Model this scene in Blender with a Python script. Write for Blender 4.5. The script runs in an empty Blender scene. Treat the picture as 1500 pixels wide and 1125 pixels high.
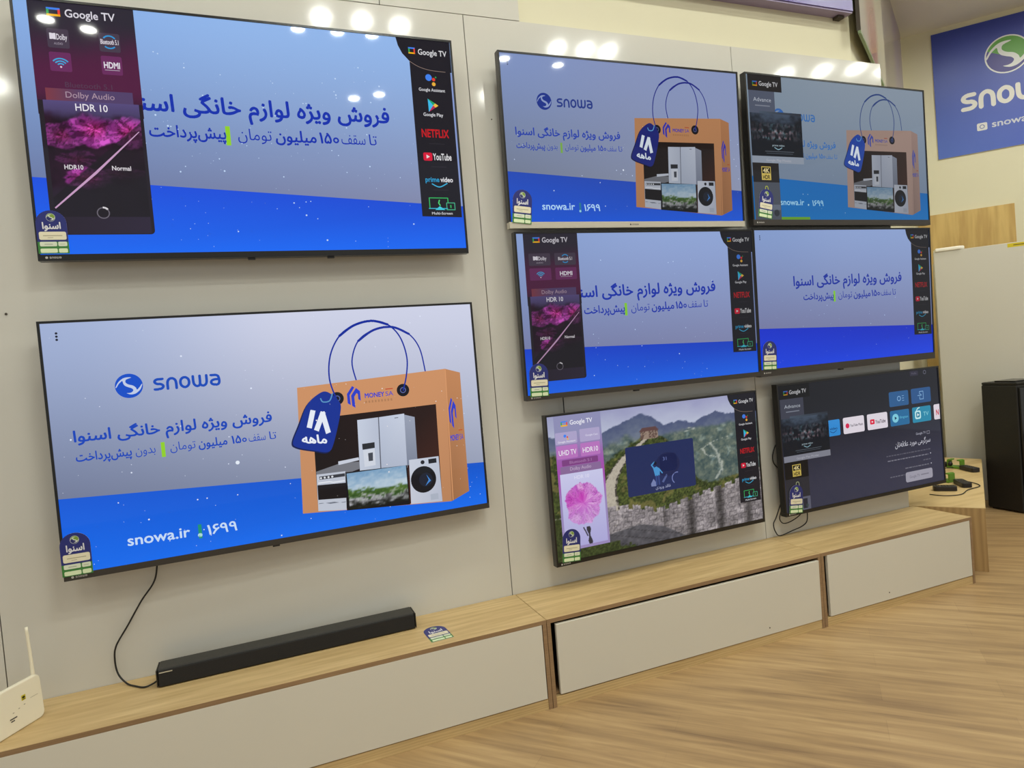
import bpy, bmesh, math, random
import numpy as np
from mathutils import Vector, Matrix
from mathutils.geometry import tessellate_polygon

scene = bpy.context.scene
C = scene.collection
PI = math.pi
# ------------------------------------------------------------------ camera
F_PX = 957.68
cam_d = bpy.data.cameras.new('camera')
cam = bpy.data.objects.new('camera', cam_d)
C.objects.link(cam)
cam_d.sensor_fit = 'HORIZONTAL'
cam_d.sensor_width = 36.0
cam_d.lens = F_PX / 1500.0 * 36.0
cam_d.clip_start = 0.05
cam.location = (-0.4691, -2.9856, 1.5267)
Rcw = Matrix.Rotation(-0.3686, 3, 'Z') @ Matrix.Rotation(-0.0318, 3, 'X') @ Matrix.Rotation(0.0849, 3, 'Y')
# columns of Rcw: right, forward, up -> blender camera looks down -Z
rt_, fw_, up_ = Rcw.col[0], Rcw.col[1], Rcw.col[2]
M3 = Matrix((rt_, up_, -fw_)).transposed()
cam.rotation_euler = M3.to_euler()
scene.camera = cam
# ------------------------------------------------------------------ world, exposure
world = bpy.data.worlds.new('world')
scene.world = world
world.use_nodes = True
world.node_tree.nodes['Background'].inputs[0].default_value = (0.97, 0.99, 0.95, 1)
world.node_tree.nodes['Background'].inputs[1].default_value = 0.50
scene.view_settings.view_transform = 'Standard'
scene.view_settings.look = 'None'
scene.view_settings.exposure = 0.0
scene.view_settings.gamma = 1.0
scene.view_settings.use_curve_mapping = False
LAMP_POWER = 318.0      # radiance of each downlight lens
CEIL = 4.38
LAMPS = [(0.25, -2.37), (0.57, -2.36), (0.88, -2.38), (2.36, -2.47), (2.64, -2.45), (2.87, -2.43), (5.08, -2.50), (5.46, -2.36), (5.82, -2.24),
         (0.12, -2.96), (0.44, -2.95), (0.73, -2.94), (-1.71, -3.22), (-1.45, -3.33), (2.05, -3.57), (2.67, -3.62),
         (0.78, -4.36), (1.02, -4.21), (-2.37, -4.09), (-2.9, -1.6), (-2.6, -1.6), (6.2, -2.2),  # from the left-hand pair on: unseen lamps added for even light
         (-1.6, -1.0), (-0.55, -1.0), (0.5, -1.0), (1.55, -1.0), (2.6, -1.0), (3.9, -1.0), (5.0, -0.8), (5.6, -0.3), (4.3, -1.35), (4.75, -1.35), (4.95, 0.25), (5.35, -0.05)]  # all unseen, added to brighten the wall tops and the far right

# ------------------------------------------------------------------ helpers
def lin(c):
    return tuple(((v / 255.0) / 12.92 if v / 255.0 <= 0.04045 else ((v / 255.0 + 0.055) / 1.055) ** 2.4) for v in c[:3])

def prin(name, col, rough=0.5, spec=0.5, metal=0.0):
    m = bpy.data.materials.new(name)
    m.use_nodes = True
    b = m.node_tree.nodes['Principled BSDF']
    b.inputs['Base Color'].default_value = (*lin(col), 1)
    b.inputs['Roughness'].default_value = rough
    b.inputs['Specular IOR Level'].default_value = spec
    b.inputs['Metallic'].default_value = metal
    return m

def nd(m, t, **kw):
    n = m.node_tree.nodes.new(t)
    for k, v in kw.items():
        setattr(n, k, v)
    return n

def mottled(name, col, rough, amp=0.06, scale=3.0, bump=0.0, spec=0.5, stretch=(1, 1, 1)):
    """a surface with faint procedural unevenness"""
    m = prin(name, col, rough, spec)
    t = m.node_tree
    b = t.nodes['Principled BSDF']
    tc = nd(m, 'ShaderNodeTexCoord'); mp = nd(m, 'ShaderNodeMapping'); ns = nd(m, 'ShaderNodeTexNoise'); rp = nd(m, 'ShaderNodeValToRGB')
    mp.inputs['Scale'].default_value = stretch
    ns.inputs['Scale'].default_value = scale
    ns.inputs['Detail'].default_value = 4
    l = lin(col)
    rp.color_ramp.elements[0].position = 0.3
    rp.color_ramp.elements[1].position = 0.7
    rp.color_ramp.elements[0].color = (*[v * (1 - amp) for v in l], 1)
    rp.color_ramp.elements[1].color = (*[min(1, v * (1 + amp)) for v in l], 1)
    t.links.new(tc.outputs['Object'], mp.inputs['Vector'])
    t.links.new(mp.outputs[0], ns.inputs['Vector'])
    t.links.new(ns.outputs['Fac'], rp.inputs[0])
    t.links.new(rp.outputs[0], b.inputs['Base Color'])
    if bump:
        bp = nd(m, 'ShaderNodeBump')
        bp.inputs['Strength'].default_value = bump
        bp.inputs['Distance'].default_value = 0.002
        t.links.new(ns.outputs['Fac'], bp.inputs['Height'])
        t.links.new(bp.outputs[0], b.inputs['Normal'])
    return m

def wood(name, dark, light, grain=(1, 14, 14), scale=2.2, rough=0.42, rings=0.35):
    m = prin(name, light, rough, 0.4)
    t = m.node_tree
    b = t.nodes['Principled BSDF']
    tc = nd(m, 'ShaderNodeTexCoord'); mp = nd(m, 'ShaderNodeMapping')
    mp.inputs['Scale'].default_value = grain
    n1 = nd(m, 'ShaderNodeTexNoise'); n1.inputs['Scale'].default_value = scale; n1.inputs['Detail'].default_value = 7; n1.inputs['Roughness'].default_value = 0.62
    n1.inputs['Distortion'].default_value = 0.6
    wv = nd(m, 'ShaderNodeTexWave'); wv.inputs['Scale'].default_value = scale * 0.9; wv.inputs['Distortion'].default_value = 9; wv.inputs['Detail'].default_value = 3
    wv.inputs['Detail Scale'].default_value = 0.7
    wv.bands_direction = 'Z' if grain[2] >= grain[1] else 'Y'
    mx = nd(m, 'ShaderNodeMix'); mx.data_type = 'FLOAT'; mx.inputs[0].default_value = rings
    rp = nd(m, 'ShaderNodeValToRGB')
    rp.color_ramp.elements[0].position = 0.28; rp.color_ramp.elements[1].position = 0.72
    rp.color_ramp.elements[0].color = (*lin(dark), 1); rp.color_ramp.elements[1].color = (*lin(light), 1)
    t.links.new(tc.outputs['Object'], mp.inputs['Vector'])
    t.links.new(mp.outputs[0], n1.inputs['Vector'])
    t.links.new(mp.outputs[0], wv.inputs['Vector'])
    t.links.new(n1.outputs['Fac'], mx.inputs[2]); t.links.new(wv.outputs['Fac'], mx.inputs[3])
    t.links.new(mx.outputs[0], rp.inputs[0])
    t.links.new(rp.outputs[0], b.inputs['Base Color'])
    return m

def floor_mat():
    m = prin('floor_vinyl', (165, 135, 98), 0.38, 0.45)
    t = m.node_tree; b = t.nodes['Principled BSDF']
    tc = nd(m, 'ShaderNodeTexCoord'); mp = nd(m, 'ShaderNodeMapping')
    mp.inputs['Rotation'].default_value = (0, 0, math.radians(46))
    br = nd(m, 'ShaderNodeTexBrick')
    br.offset = 0.37; br.squash = 1.0
    br.inputs['Scale'].default_value = 1.0
    br.inputs['Mortar Size'].default_value = 0.0012
    br.inputs['Brick Width'].default_value = 1.22
    br.inputs['Row Height'].default_value = 0.152
    br.inputs['Color1'].default_value = (0.2, 0.2, 0.2, 1)
    br.inputs['Color2'].default_value = (0.8, 0.8, 0.8, 1)
    br.inputs['Mortar'].default_value = (0.0, 0.0, 0.0, 1)
    mp2 = nd(m, 'ShaderNodeMapping')
    mp2.inputs['Rotation'].default_value = (0, 0, math.radians(46))
    mp2.inputs['Scale'].default_value = (1, 1, 1)
    mp3 = nd(m, 'ShaderNodeMapping'); mp3.inputs['Scale'].default_value = (1.1, 16, 1)
    n1 = nd(m, 'ShaderNodeTexNoise'); n1.inputs['Scale'].default_value = 1.5; n1.inputs['Detail'].default_value = 8; n1.inputs['Roughness'].default_value = 0.62; n1.inputs['Distortion'].default_value = 0.4
    mp4 = nd(m, 'ShaderNodeMapping'); mp4.inputs['Scale'].default_value = (0.9, 3.5, 1)
    n2 = nd(m, 'ShaderNodeTexNoise'); n2.inputs['Scale'].default_value = 1.3; n2.inputs['Detail'].default_value = 3
    rp = nd(m, 'ShaderNodeValToRGB')
    e = rp.color_ramp.elements
    e[0].position = 0.24; e[0].color = (*lin((132, 106, 76)), 1)
    e[1].position = 0.78; e[1].color = (*lin((196, 166, 120)), 1)
    k = e.new(0.5); k.color = (*lin((170, 140, 98)), 1)
    ad = nd(m, 'ShaderNodeMath', operation='MULTIPLY_ADD'); ad.inputs[1].default_value = 0.17; ad.inputs[2].default_value = -0.085
    sm = nd(m, 'ShaderNodeMath', operation='ADD')
    ad2 = nd(m, 'ShaderNodeMath', operation='MULTIPLY_ADD'); ad2.inputs[1].default_value = 0.28; ad2.inputs[2].default_value = -0.14
    sm2 = nd(m, 'ShaderNodeMath', operation='ADD')
    L = t.links.new
    L(tc.outputs['Object'], mp.inputs[0]); L(mp.outputs[0], br.inputs['Vector'])
    L(tc.outputs['Object'], mp2.inputs[0]); L(mp2.outputs[0], mp3.inputs[0]); L(mp3.outputs[0], n1.inputs['Vector'])
    L(mp2.outputs[0], mp4.inputs[0]); L(mp4.outputs[0], n2.inputs['Vector'])
    L(br.outputs['Color'], ad.inputs[0]); L(ad.outputs[0], sm.inputs[0]); L(n1.outputs['Fac'], sm.inputs[1])
    L(n2.outputs['Fac'], ad2.inputs[0]); L(ad2.outputs[0], sm2.inputs[0]); L(sm.outputs[0], sm2.inputs[1])
    L(sm2.outputs[0], rp.inputs[0])
    L(rp.outputs[0], b.inputs['Base Color'])
    return m

def attr_mat(name, emit, rough=0.5, spec=0.5, strength=1.0):
    m = prin(name, (0, 0, 0), rough, spec)
    t = m.node_tree; b = t.nodes['Principled BSDF']
    at = nd(m, 'ShaderNodeAttribute'); at.attribute_name = 'ink'
    if emit:
        b.inputs['Base Color'].default_value = (0.004, 0.004, 0.005, 1)
        t.links.new(at.outputs['Color'], b.inputs['Emission Color'])
        b.inputs['Emission Strength'].default_value = strength
    else:
        t.links.new(at.outputs['Color'], b.inputs['Base Color'])
    return m

# ------- meshes
def new_obj(name, bm, m, parent=None, smooth=False, bevel=0.0, seg=2):
    me = bpy.data.meshes.new(name)
    bmesh.ops.recalc_face_normals(bm, faces=bm.faces)
    bm.to_mesh(me); bm.free()
    o = bpy.data.objects.new(name, me)
    C.objects.link(o)
    if m:
        me.materials.append(m)
    if parent:
        o.parent = parent
    if smooth:
        for p in me.polygons:
            p.use_smooth = True
    if bevel:
        b = o.modifiers.new('bevel', 'BEVEL'); b.width = bevel; b.segments = seg; b.limit_method = 'ANGLE'
    return o

def empty(name, loc=(0, 0, 0), rot=(0, 0, 0)):
    o = bpy.data.objects.new(name, None)
    o.empty_display_size = 0.05
    C.objects.link(o)
    o.location = loc; o.rotation_euler = rot
    return o

def tag(o, label, cat, group=None):
    o['label'] = label; o['category'] = cat
    if group:
        o['group'] = group
    return o

def struct(o):
    o['kind'] = 'structure'
    return o

def box(bm, x0, x1, y0, y1, z0, z1):
    v = [bm.verts.new(p) for p in ((x0, y0, z0), (x1, y0, z0), (x1, y1, z0), (x0, y1, z0), (x0, y0, z1), (x1, y0, z1), (x1, y1, z1), (x0, y1, z1))]
    for f in ((0, 3, 2, 1), (4, 5, 6, 7), (0, 1, 5, 4), (1, 2, 6, 5), (2, 3, 7, 6), (3, 0, 4, 7)):
        bm.faces.new([v[i] for i in f])

def boxes(*bs):
    bm = bmesh.new()
    for b in bs:
        box(bm, *b)
    return bm

def prism(bm, pts, z0, z1):
    """closed polygon in xy, extruded in z"""
    a = [bm.verts.new((p[0], p[1], z0)) for p in pts]
    b = [bm.verts.new((p[0], p[1], z1)) for p in pts]
    n = len(pts)
    bm.faces.new(a[::-1]); bm.faces.new(b)
    for i in range(n):
        bm.faces.new((a[i], a[(i + 1) % n], b[(i + 1) % n], b[i]))

def catmull(pts, n=8, closed=False):
    P = [Vector(p) for p in pts]
    out = []
    N = len(P)
    rng = range(N) if closed else range(N - 1)
    for i in rng:
        p0 = P[(i - 1) % N] if closed or i > 0 else P[0]
        p1 = P[i]; p2 = P[(i + 1) % N]
        p3 = P[(i + 2) % N] if closed or i + 2 < N else P[-1]
        for k in range(n):
            t = k / n
            out.append(0.5 * ((2 * p1) + (p2 - p0) * t + (2 * p0 - 5 * p1 + 4 * p2 - p3) * t * t + (3 * p1 - p0 - 3 * p2 + p3) * t ** 3))
    if not closed:
        out.append(P[-1])
    return out

def tube(bm, pts, r, n=8, smooth_n=8, radii=None):
    P = catmull(pts, smooth_n) if smooth_n else [Vector(p) for p in pts]
    rings = []
    up = Vector((0.3, 0.2, 0.9)).normalized()
    for i, p in enumerate(P):
        d = (P[min(i + 1, len(P) - 1)] - P[max(i - 1, 0)]).normalized()
        a = d.cross(up)
        if a.length < 1e-3:
            a = d.cross(Vector((1, 0, 0)))
        a.normalize(); b = d.cross(a)
        rr = r if radii is None else radii[0] + (radii[1] - radii[0]) * i / (len(P) - 1)
        rings.append([bm.verts.new(p + a * rr * math.cos(2 * PI * k / n) + b * rr * math.sin(2 * PI * k / n)) for k in range(n)])
    for i in range(len(rings) - 1):
        for k in range(n):
            bm.faces.new((rings[i][k], rings[i][(k + 1) % n], rings[i + 1][(k + 1) % n], rings[i + 1][k]))
    bm.faces.new(rings[0][::-1]); bm.faces.new(rings[-1])

def rrect_pts(x0, y0, x1, y1, r, n=5, corners=(1, 1, 1, 1)):
    """rounded rectangle outline; corners: (x0y0, x1y0, x1y1, x0y1)"""
    out = []
    for (cx, cy, a0, on, px, py) in ((x0 + r, y0 + r, PI, corners[0], x0, y0), (x1 - r, y0 + r, 1.5 * PI, corners[1], x1, y0), (x1 - r, y1 - r, 0, corners[2], x1, y1), (x0 + r, y1 - r, 0.5 * PI, corners[3], x0, y1)):
        if not on:
            out.append((px, py)); continue
        for k in range(n + 1):
            a = a0 + 0.5 * PI * k / n
            out.append((cx + r * math.cos(a), cy + r * math.sin(a)))
    return out

# ------- Arabic script shaping (letters joined through their presentation forms)
FORMS = {}
def _f(ch, iso, kind):
    FORMS[ch] = (iso, kind)   # kind 4: dual joining (iso, fin, ini, med); 2: right joining
for ch, iso, kd in (('ا', 0xFE8D, 2), ('ب', 0xFE8F, 4), ('ت', 0xFE95, 4), ('خ', 0xFEA5, 4), ('د', 0xFEA9, 2), ('ر', 0xFEAD, 2), ('ز', 0xFEAF, 2), ('س', 0xFEB1, 4),
                    ('ش', 0xFEB5, 4), ('ع', 0xFEC9, 4), ('ف', 0xFED1, 4), ('ق', 0xFED5, 4), ('ل', 0xFEDD, 4), ('م', 0xFEE1, 4), ('ن', 0xFEE5, 4), ('ه', 0xFEE9, 4), ('و', 0xFEED, 2),
                    ('پ', 0xFB56, 4), ('ژ', 0xFB8A, 2), ('ک', 0xFB8E, 4), ('گ', 0xFB92, 4), ('ی', 0xFBFC, 4), ('\uFEFB', 0xFEFB, 2)):
    _f(ch, iso, kd)
def shape(s):
    s = s.replace('لا', '\uFEFB')
    out = []
    for i, ch in enumerate(s):
        if ch not in FORMS:
            if ch != '\u200c':
                out.append(ch)
            continue
        iso, kd = FORMS[ch]
        prev = s[i - 1] if i else ' '
        nxt = s[i + 1] if i + 1 < len(s) else ' '
        jp = prev in FORMS and FORMS[prev][1] == 4
        jn = nxt in FORMS and kd == 4
        k = 3 if (jp and jn) else 2 if jn else 1 if jp else 0
        out.append(chr(iso + k))
    # visual order: reverse, keeping digit runs in reading order
    res, run = [], []
    for ch in reversed(out):
        if '\u06F0' <= ch <= '\u06F9':
            run.insert(0, ch)
        else:
            res += run; run = []; res.append(ch)
    res += run
    return ''.join(res)

_txt = {}
def glyph_loops(s):
    cu = bpy.data.curves.new('glyphs', 'FONT')
    cu.body = s; cu.resolution_u = 3; cu.fill_mode = 'NONE'
    o = bpy.data.objects.new('glyphs', cu)
    C.objects.link(o)
    bpy.context.view_layer.update()
    me = o.to_mesh()
    co = [(p.co.x, p.co.y) for p in me.vertices]
    ed = []
    for e in me.edges:
        i, j = min(e.vertices), max(e.vertices)
        ed.append((co[i], co[j]) if j == i + 1 else (co[j], co[i]))
    o.to_mesh_clear()
    bpy.data.objects.remove(o); bpy.data.curves.remove(cu)
    return ed
def fill_edges(E, g):
    """cut closed directed outlines into thin trapezoids, uniting everything with non-zero winding"""
    V, F = [], []
    E = E[np.abs(E[:, 1] - E[:, 3]) > 1e-7]
    if not len(E):
        return V, F
    ys = np.unique(np.round(np.concatenate([E[:, 1], E[:, 3]]) / g)) * g
    lo = np.minimum(E[:, 1], E[:, 3]); hi = np.maximum(E[:, 1], E[:, 3])
    for y0, y1 in zip(ys[:-1], ys[1:]):
        ym = .5 * (y0 + y1)
        e = E[(lo < ym) & (hi > ym)]
        if not len(e):
            continue
        k = (e[:, 2] - e[:, 0]) / (e[:, 3] - e[:, 1])
        xm = e[:, 0] + (ym - e[:, 1]) * k
        kk = np.clip(k, -3, 3) * .5 * (y1 - y0)
        w = np.sign(e[:, 3] - e[:, 1])
        wind = 0
        for i in np.argsort(xm):
            n = wind + w[i]
            if wind == 0:
                l = i
            elif n == 0:
                b = len(V)
                V += [(xm[l] - kk[l], y0), (xm[i] - kk[i], y0), (xm[i] + kk[i], y1), (xm[l] + kk[l], y1)]
                F.append((b, b + 1, b + 2, b + 3))
            wind = n
    return V, F
def loop_edges(P):
    a = sum(P[i][0] * P[(i + 1) % len(P)][1] - P[(i + 1) % len(P)][0] * P[i][1] for i in range(len(P)))
    if a < 0:
        P = P[::-1]
    return [(P[i][0], P[i][1], P[(i + 1) % len(P)][0], P[(i + 1) % len(P)][1]) for i in range(len(P))]
def glyphs(s, bold):
    """outline of the lettering cut into thin horizontal trapezoids (non-zero winding, so overlapping strokes unite)"""
    key = (s, bold)
    if key in _txt:
        return _txt[key]
    base = glyph_loops(s)
    sh = [(0, 0)] if not bold else [(bold * math.cos(t), bold * math.sin(t)) for t in (0.4, 1.97, 3.54, 5.11)]
    E = np.array([(a[0] + dx, a[1] + dy, b[0] + dx, b[1] + dy) for dx, dy in sh for a, b in base]) if base else np.zeros((0, 4))
    V, F = fill_edges(E, 0.014 if bold else 0.011) if len(E) else ([], [])
    _txt[key] = (np.array(V) if V else np.zeros((0, 2)), F)
    return _txt[key]

# ------- a flat print / screen picture built from coloured facets
class Pic:
    STEP = 0.00013
    def __init__(s, ox, oz, kx, kz, y0=0.0):
        s.ox, s.oz, s.kx, s.kz, s.y0 = ox, oz, kx, kz, y0
        s.V, s.F, s.K = [], [], []
        s.lay = 0
        s.clip = None
    def up(s, n=1):
        s.lay += n
        return s
    def add(s, pts, faces, cols):
        base = len(s.V)
        y = s.y0 - s.lay * s.STEP
        P = [(s.ox + p[0] * s.kx, s.oz - p[1] * s.kz) for p in pts]
        for p in P:
            s.V.append((p[0], y, p[1]))
        one = not isinstance(cols, list)
        lc = (*lin(cols), 1.0) if one else [(*lin(c), 1.0) for c in cols]
        for f in faces:
            a = sum(P[f[i]][0] * P[f[(i + 1) % len(f)]][1] - P[f[(i + 1) % len(f)]][0] * P[f[i]][1] for i in range(len(f)))
            if abs(a) < 1e-12:
                continue
            g = list(f) if a > 0 else list(f)[::-1]
            s.F.append([base + i for i in g])
            for i in g:
                s.K.append(lc if one else lc[i])
    def poly(s, pts, c):
        tris = tessellate_polygon([[Vector((p[0], p[1], 0)) for p in pts]])
        s.add(pts, tris, c)
    def quad(s, pts, cols):
        s.add(pts, [(0, 1, 2, 3)], cols)
    def rect(s, x0, y0, x1, y1, c, c2=None):
        s.add([(x0, y0), (x1, y0), (x1, y1), (x0, y1)], [(0, 1, 2, 3)], c if c2 is None else [c, c, c2, c2])
    def rrect(s, x0, y0, x1, y1, r, c, corners=(1, 1, 1, 1)):
        s.add(q := rrect_pts(x0, y0, x1, y1, r, 4, corners), [list(range(len(q)))], c)
    def disc(s, x, y, r, c, n=24, ry=None, a0=0, a1=2 * PI):
        ry = ry or r
        q = [(x + r * math.cos(a0 + (a1 - a0) * k / n), y + ry * math.sin(a0 + (a1 - a0) * k / n)) for k in range(n if a1 - a0 > 6.28 else n + 1)]
        s.add(q, [list(range(len(q)))], c)
    def ring(s, x, y, r0, r1, c, n=28, a0=0, a1=2 * PI):
        pts, fs = [], []
        for k in range(n + 1):
            a = a0 + (a1 - a0) * k / n
            pts += [(x + r0 * math.cos(a), y + r0 * math.sin(a)), (x + r1 * math.cos(a), y + r1 * math.sin(a))]
        for k in range(n):
            fs.append((2 * k, 2 * k + 1, 2 * k + 3, 2 * k + 2))
        s.add(pts, fs, c)
    def strokes(s, runs, w, c, cap=True):
        E = []
        for pts in runs:
            pts = [Vector((p[0], p[1])) for p in pts]
            for a, b in zip(pts[:-1], pts[1:]):
                d = b - a
                if d.length < 1e-6:
                    continue
                n = Vector((-d.y, d.x)).normalized() * (w / 2)
                E += loop_edges([a + n, b + n, b - n, a - n])
            for p in pts if cap else pts[1:-1]:
                E += loop_edges([(p.x + w / 2 * math.cos(t), p.y + w / 2 * math.sin(t)) for t in np.linspace(0, 2 * PI, 11)[:-1]])
        V, F = fill_edges(np.array(E), w / 9)
        if F:
            s.add(V, F, c)
    def line(s, pts, w, c, cap=True):
        s.strokes([pts], w, c, cap)
    def curve(s, pts, w, c, n=6, closed=False):
        q = catmull([(p[0], p[1], 0) for p in pts], n, closed)
        if closed:
            q.append(q[0])
        s.line([(p.x, p.y) for p in q], w, c)
    def blob(s, pts, c, n=5):
        q = catmull([(p[0], p[1], 0) for p in pts], n, True)
        s.poly([(p.x, p.y) for p in q], c)
    def text(s, body, x0, x1, yb, em, c, bold=0.0, slope=0.0, sh=True):
        """fit body between x0 and x1 on baseline yb; em = glyph size in picture units (vertical)"""
        v, f = glyphs(shape(body) if sh else body, bold)
        if not len(v):
            return
        mn, mx = v[:, 0].min(), v[:, 0].max()
        kx = (x1 - x0) / (mx - mn)
        pts = [(x0 + (p[0] - mn) * kx, yb - p[1] * em + slope * (p[0] - mn) * kx) for p in v]
        s.add(pts, f, c)
    def raster(s, x0, y0, x1, y1, nx, ny, fn):
        xs = np.linspace(x0, x1, nx + 1); ys = np.linspace(y0, y1, ny + 1)
        X, Y = np.meshgrid(xs, ys)
        col = fn(X, Y).reshape(-1, 3)
        pts = list(zip(X.ravel().tolist(), Y.ravel().tolist()))
        fs = [(j * (nx + 1) + i, j * (nx + 1) + i + 1, (j + 1) * (nx + 1) + i + 1, (j + 1) * (nx + 1) + i) for j in range(ny) for i in range(nx)]
        s.add(pts, fs, [tuple(c) for c in np.clip(col, 0, 255).tolist()])
    def build(s, name, m, parent=None, back=None):
        me = bpy.data.meshes.new(name)
        V, F = list(s.V), list(s.F)
        K = list(s.K)
        me.from_pydata(V, [], F)
        a = me.color_attributes.new('ink', 'FLOAT_COLOR', 'CORNER')
        a.data.foreach_set('color', np.array(K, dtype=np.float32).ravel())
        me.materials.append(m)
        me.validate()
        o = bpy.data.objects.new(name, me)
        C.objects.link(o)
        if parent:
            o.parent = parent
        return o

# ------- noise for the pictures on the screens
def vnoise(x, y, seed=0):
    xi = np.floor(x).astype(np.int64); yi = np.floor(y).astype(np.int64)
    xf = x - xi; yf = y - yi
    def h(a, b):
        n = (a * 374761393 + b * 668265263 + seed * 974711) & 0x7fffffff
        n = ((n ^ (n >> 13)) * 1274126177) & 0x7fffffff
        return ((n ^ (n >> 16)) & 0xffff) / 65535.0
    u = xf * xf * (3 - 2 * xf); v = yf * yf * (3 - 2 * yf)
    return (h(xi, yi) * (1 - u) + h(xi + 1, yi) * u) * (1 - v) + (h(xi, yi + 1) * (1 - u) + h(xi + 1, yi + 1) * u) * v
def fbm(x, y, o=5, seed=0):
    r = 0; a = 0.5; t = 0
    for k in range(o):
        r = r + a * vnoise(x, y, seed + k * 17); t += a
        x = x * 2.03; y = y * 2.03; a *= 0.5
    return r / t
def mixc(a, b, t):
    t = np.clip(t, 0, 1)[..., None]
    return np.asarray(a, float) * (1 - t) + np.asarray(b, float) * t
def sst(a, b, x):
    t = np.clip((x - a) / (b - a), 0, 1)
    return t * t * (3 - 2 * t)

# ------------------------------------------------------------------ materials
M = {}
M['panel'] = mottled('glossy_white_panel', (209, 206, 197), 0.10, 0.012, 0.8, spec=0.45)
M['cream'] = mottled('cream_paint', (221, 215, 187), 0.75, 0.02, 2.0, spec=0.3)
M['gap'] = prin('dark_joint', (70, 62, 52), 0.8)
M['ceiling'] = mottled('ceiling_paint', (228, 224, 210), 0.85, 0.02, 1.5, spec=0.2)
M['floor'] = floor_mat()
M['oak'] = wood('oak_laminate', (186, 156, 106), (216, 188, 136), (1.2, 15, 15), 2.0, 0.4, 0.2)
M['oak_edge'] = wood('oak_edge_band', (136, 108, 78), (160, 130, 96), (1.2, 18, 18), 2.0, 0.5, 0.1)
M['oak_tall'] = wood('oak_veneer', (186, 150, 86), (214, 182, 112), (9, 9, 0.9), 1.6, 0.5, 0.3)
M['oak_side'] = wood('oak_end_panel', (160, 128, 84), (188, 156, 104), (10, 10, 1.0), 1.4, 0.5, 0.25)
M['oak_bench'] = wood('oak_bench_laminate', (194, 164, 112), (216, 188, 136), (1.0, 7, 7), 1.6, 0.42, 0.4)
M['door'] = mottled('white_door_lacquer', (216, 211, 197), 0.45, 0.012, 1.2, spec=0.4)
M['black'] = prin('black_plastic', (22, 20, 20), 0.38, 0.5)
M['bezel'] = prin('black_bezel', (20, 18, 17), 0.28, 0.5)
M['bezel_b'] = prin('dark_grey_bezel', (58, 53, 48), 0.4, 0.4)
M['silver'] = prin('silver_bezel', (205, 198, 180), 0.35, 0.5, 0.3)
M['bar_black'] = mottled('black_mesh_fabric', (26, 24, 24), 0.75, 0.25, 220.0, 0.3)
M['bar_top'] = mottled('charcoal_plastic', (52, 50, 46), 0.55, 0.08, 60.0)
M['cable'] = prin('black_cable', (24, 22, 20), 0.5)
M['router'] = prin('white_plastic', (238, 230, 206), 0.4, 0.4)
M['white'] = mottled('white_sheet', (204, 200, 188), 0.4, 0.012, 1.0, spec=0.4)
M['foam'] = mottled('white_foam', (245, 240, 226), 0.8, 0.05, 20.0, 0.4)
M['speaker'] = mottled('black_vinyl', (20, 19, 18), 0.55, 0.2, 90.0, 0.4)
M['speaker_front'] = prin('black_gloss', (16, 15, 16), 0.2, 0.5)
M['green'] = prin('green_plastic', (92, 140, 32), 0.4, 0.5)
M['dark'] = prin('charcoal_plastic_body', (30, 26, 28), 0.4, 0.5)
M['metal'] = prin('grey_metal', (120, 116, 108), 0.35, 0.5, 0.8)
M['print'] = attr_mat('printed_ink', False, 0.35, 0.4)
M['print_gloss'] = attr_mat('printed_gloss', False, 0.12, 0.5)
M['screen'] = attr_mat('screen_glow', True, 0.035, 0.25, 0.90)
M['dark_joint'] = M['gap']
lens = bpy.data.materials.new('lamp_glow'); lens.use_nodes = True
_b = lens.node_tree.nodes['Principled BSDF']
_b.inputs['Base Color'].default_value = (0.8, 0.8, 0.8, 1)
_b.inputs['Emission Color'].default_value = (0.96, 0.985, 0.90, 1)
_b.inputs['Emission Strength'].default_value = LAMP_POWER
M['lens'] = lens

# ------------------------------------------------------------------ the room
U = Vector((0.755, 0.655, 0)).normalized()      # normal of the poster wall, pointing away
Wd = Vector((U.y, -U.x, 0))                      # along the poster wall, towards the room
WING = Vector((math.sin(math.radians(55.6)), math.cos(math.radians(55.6)), 0))
CORNER = Vector((5.70, 1.62, 0))                 # wing wall meets poster wall

bm = bmesh.new()
box(bm, -4.0, 9.0, -6.5, 4.0, -0.05, 0.0)
struct(new_obj('floor', bm, M['floor']))
bm = bmesh.new()
box(bm, -4.0, 9.0, -6.5, 4.0, CEIL, CEIL + 0.05)
struct(new_obj('ceiling', bm, M['ceiling']))
# main wall behind the televisions (cream where no panel covers it)
struct(new_obj('wall_back', boxes((-4.0, 3.33, 0.022, 0.14, 0, 3.198), (-4.0, 3.115, 0.022, 0.14, 3.198, CEIL)), M['cream']))
# glossy wall panels, each with a narrow dark joint
px = [(-3.6, -1.452), (-1.448, 0.591), (0.595, 2.168), (2.172, 3.33)]
for i, (a, b) in enumerate(px):
    struct(new_obj('trim_%d' % (i + 1), boxes((a, b, 0.0, 0.021, 0.0, 3.198)), M['panel']))
for i, (a, b) in enumerate([(-3.6, -1.452), (-1.448, 0.196), (0.200, 0.885)]):
    struct(new_obj('trim_%d' % (i + 5), boxes((a, b, 0.0, 0.021, 3.202, CEIL - 0.002)), M['panel']))
bm = boxes((-1.4522, -1.4478, 0.012, 0.0215, 0, CEIL - 0.003), (0.5908, 0.5952, 0.012, 0.0215, 0, 3.2), (2.1678, 2.1722, 0.012, 0.0215, 0, 3.2), (0.1958, 0.2002, 0.012, 0.0215, 3.2, CEIL - 0.003))
struct(new_obj('trim_8', bm, M['gap']))
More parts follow.
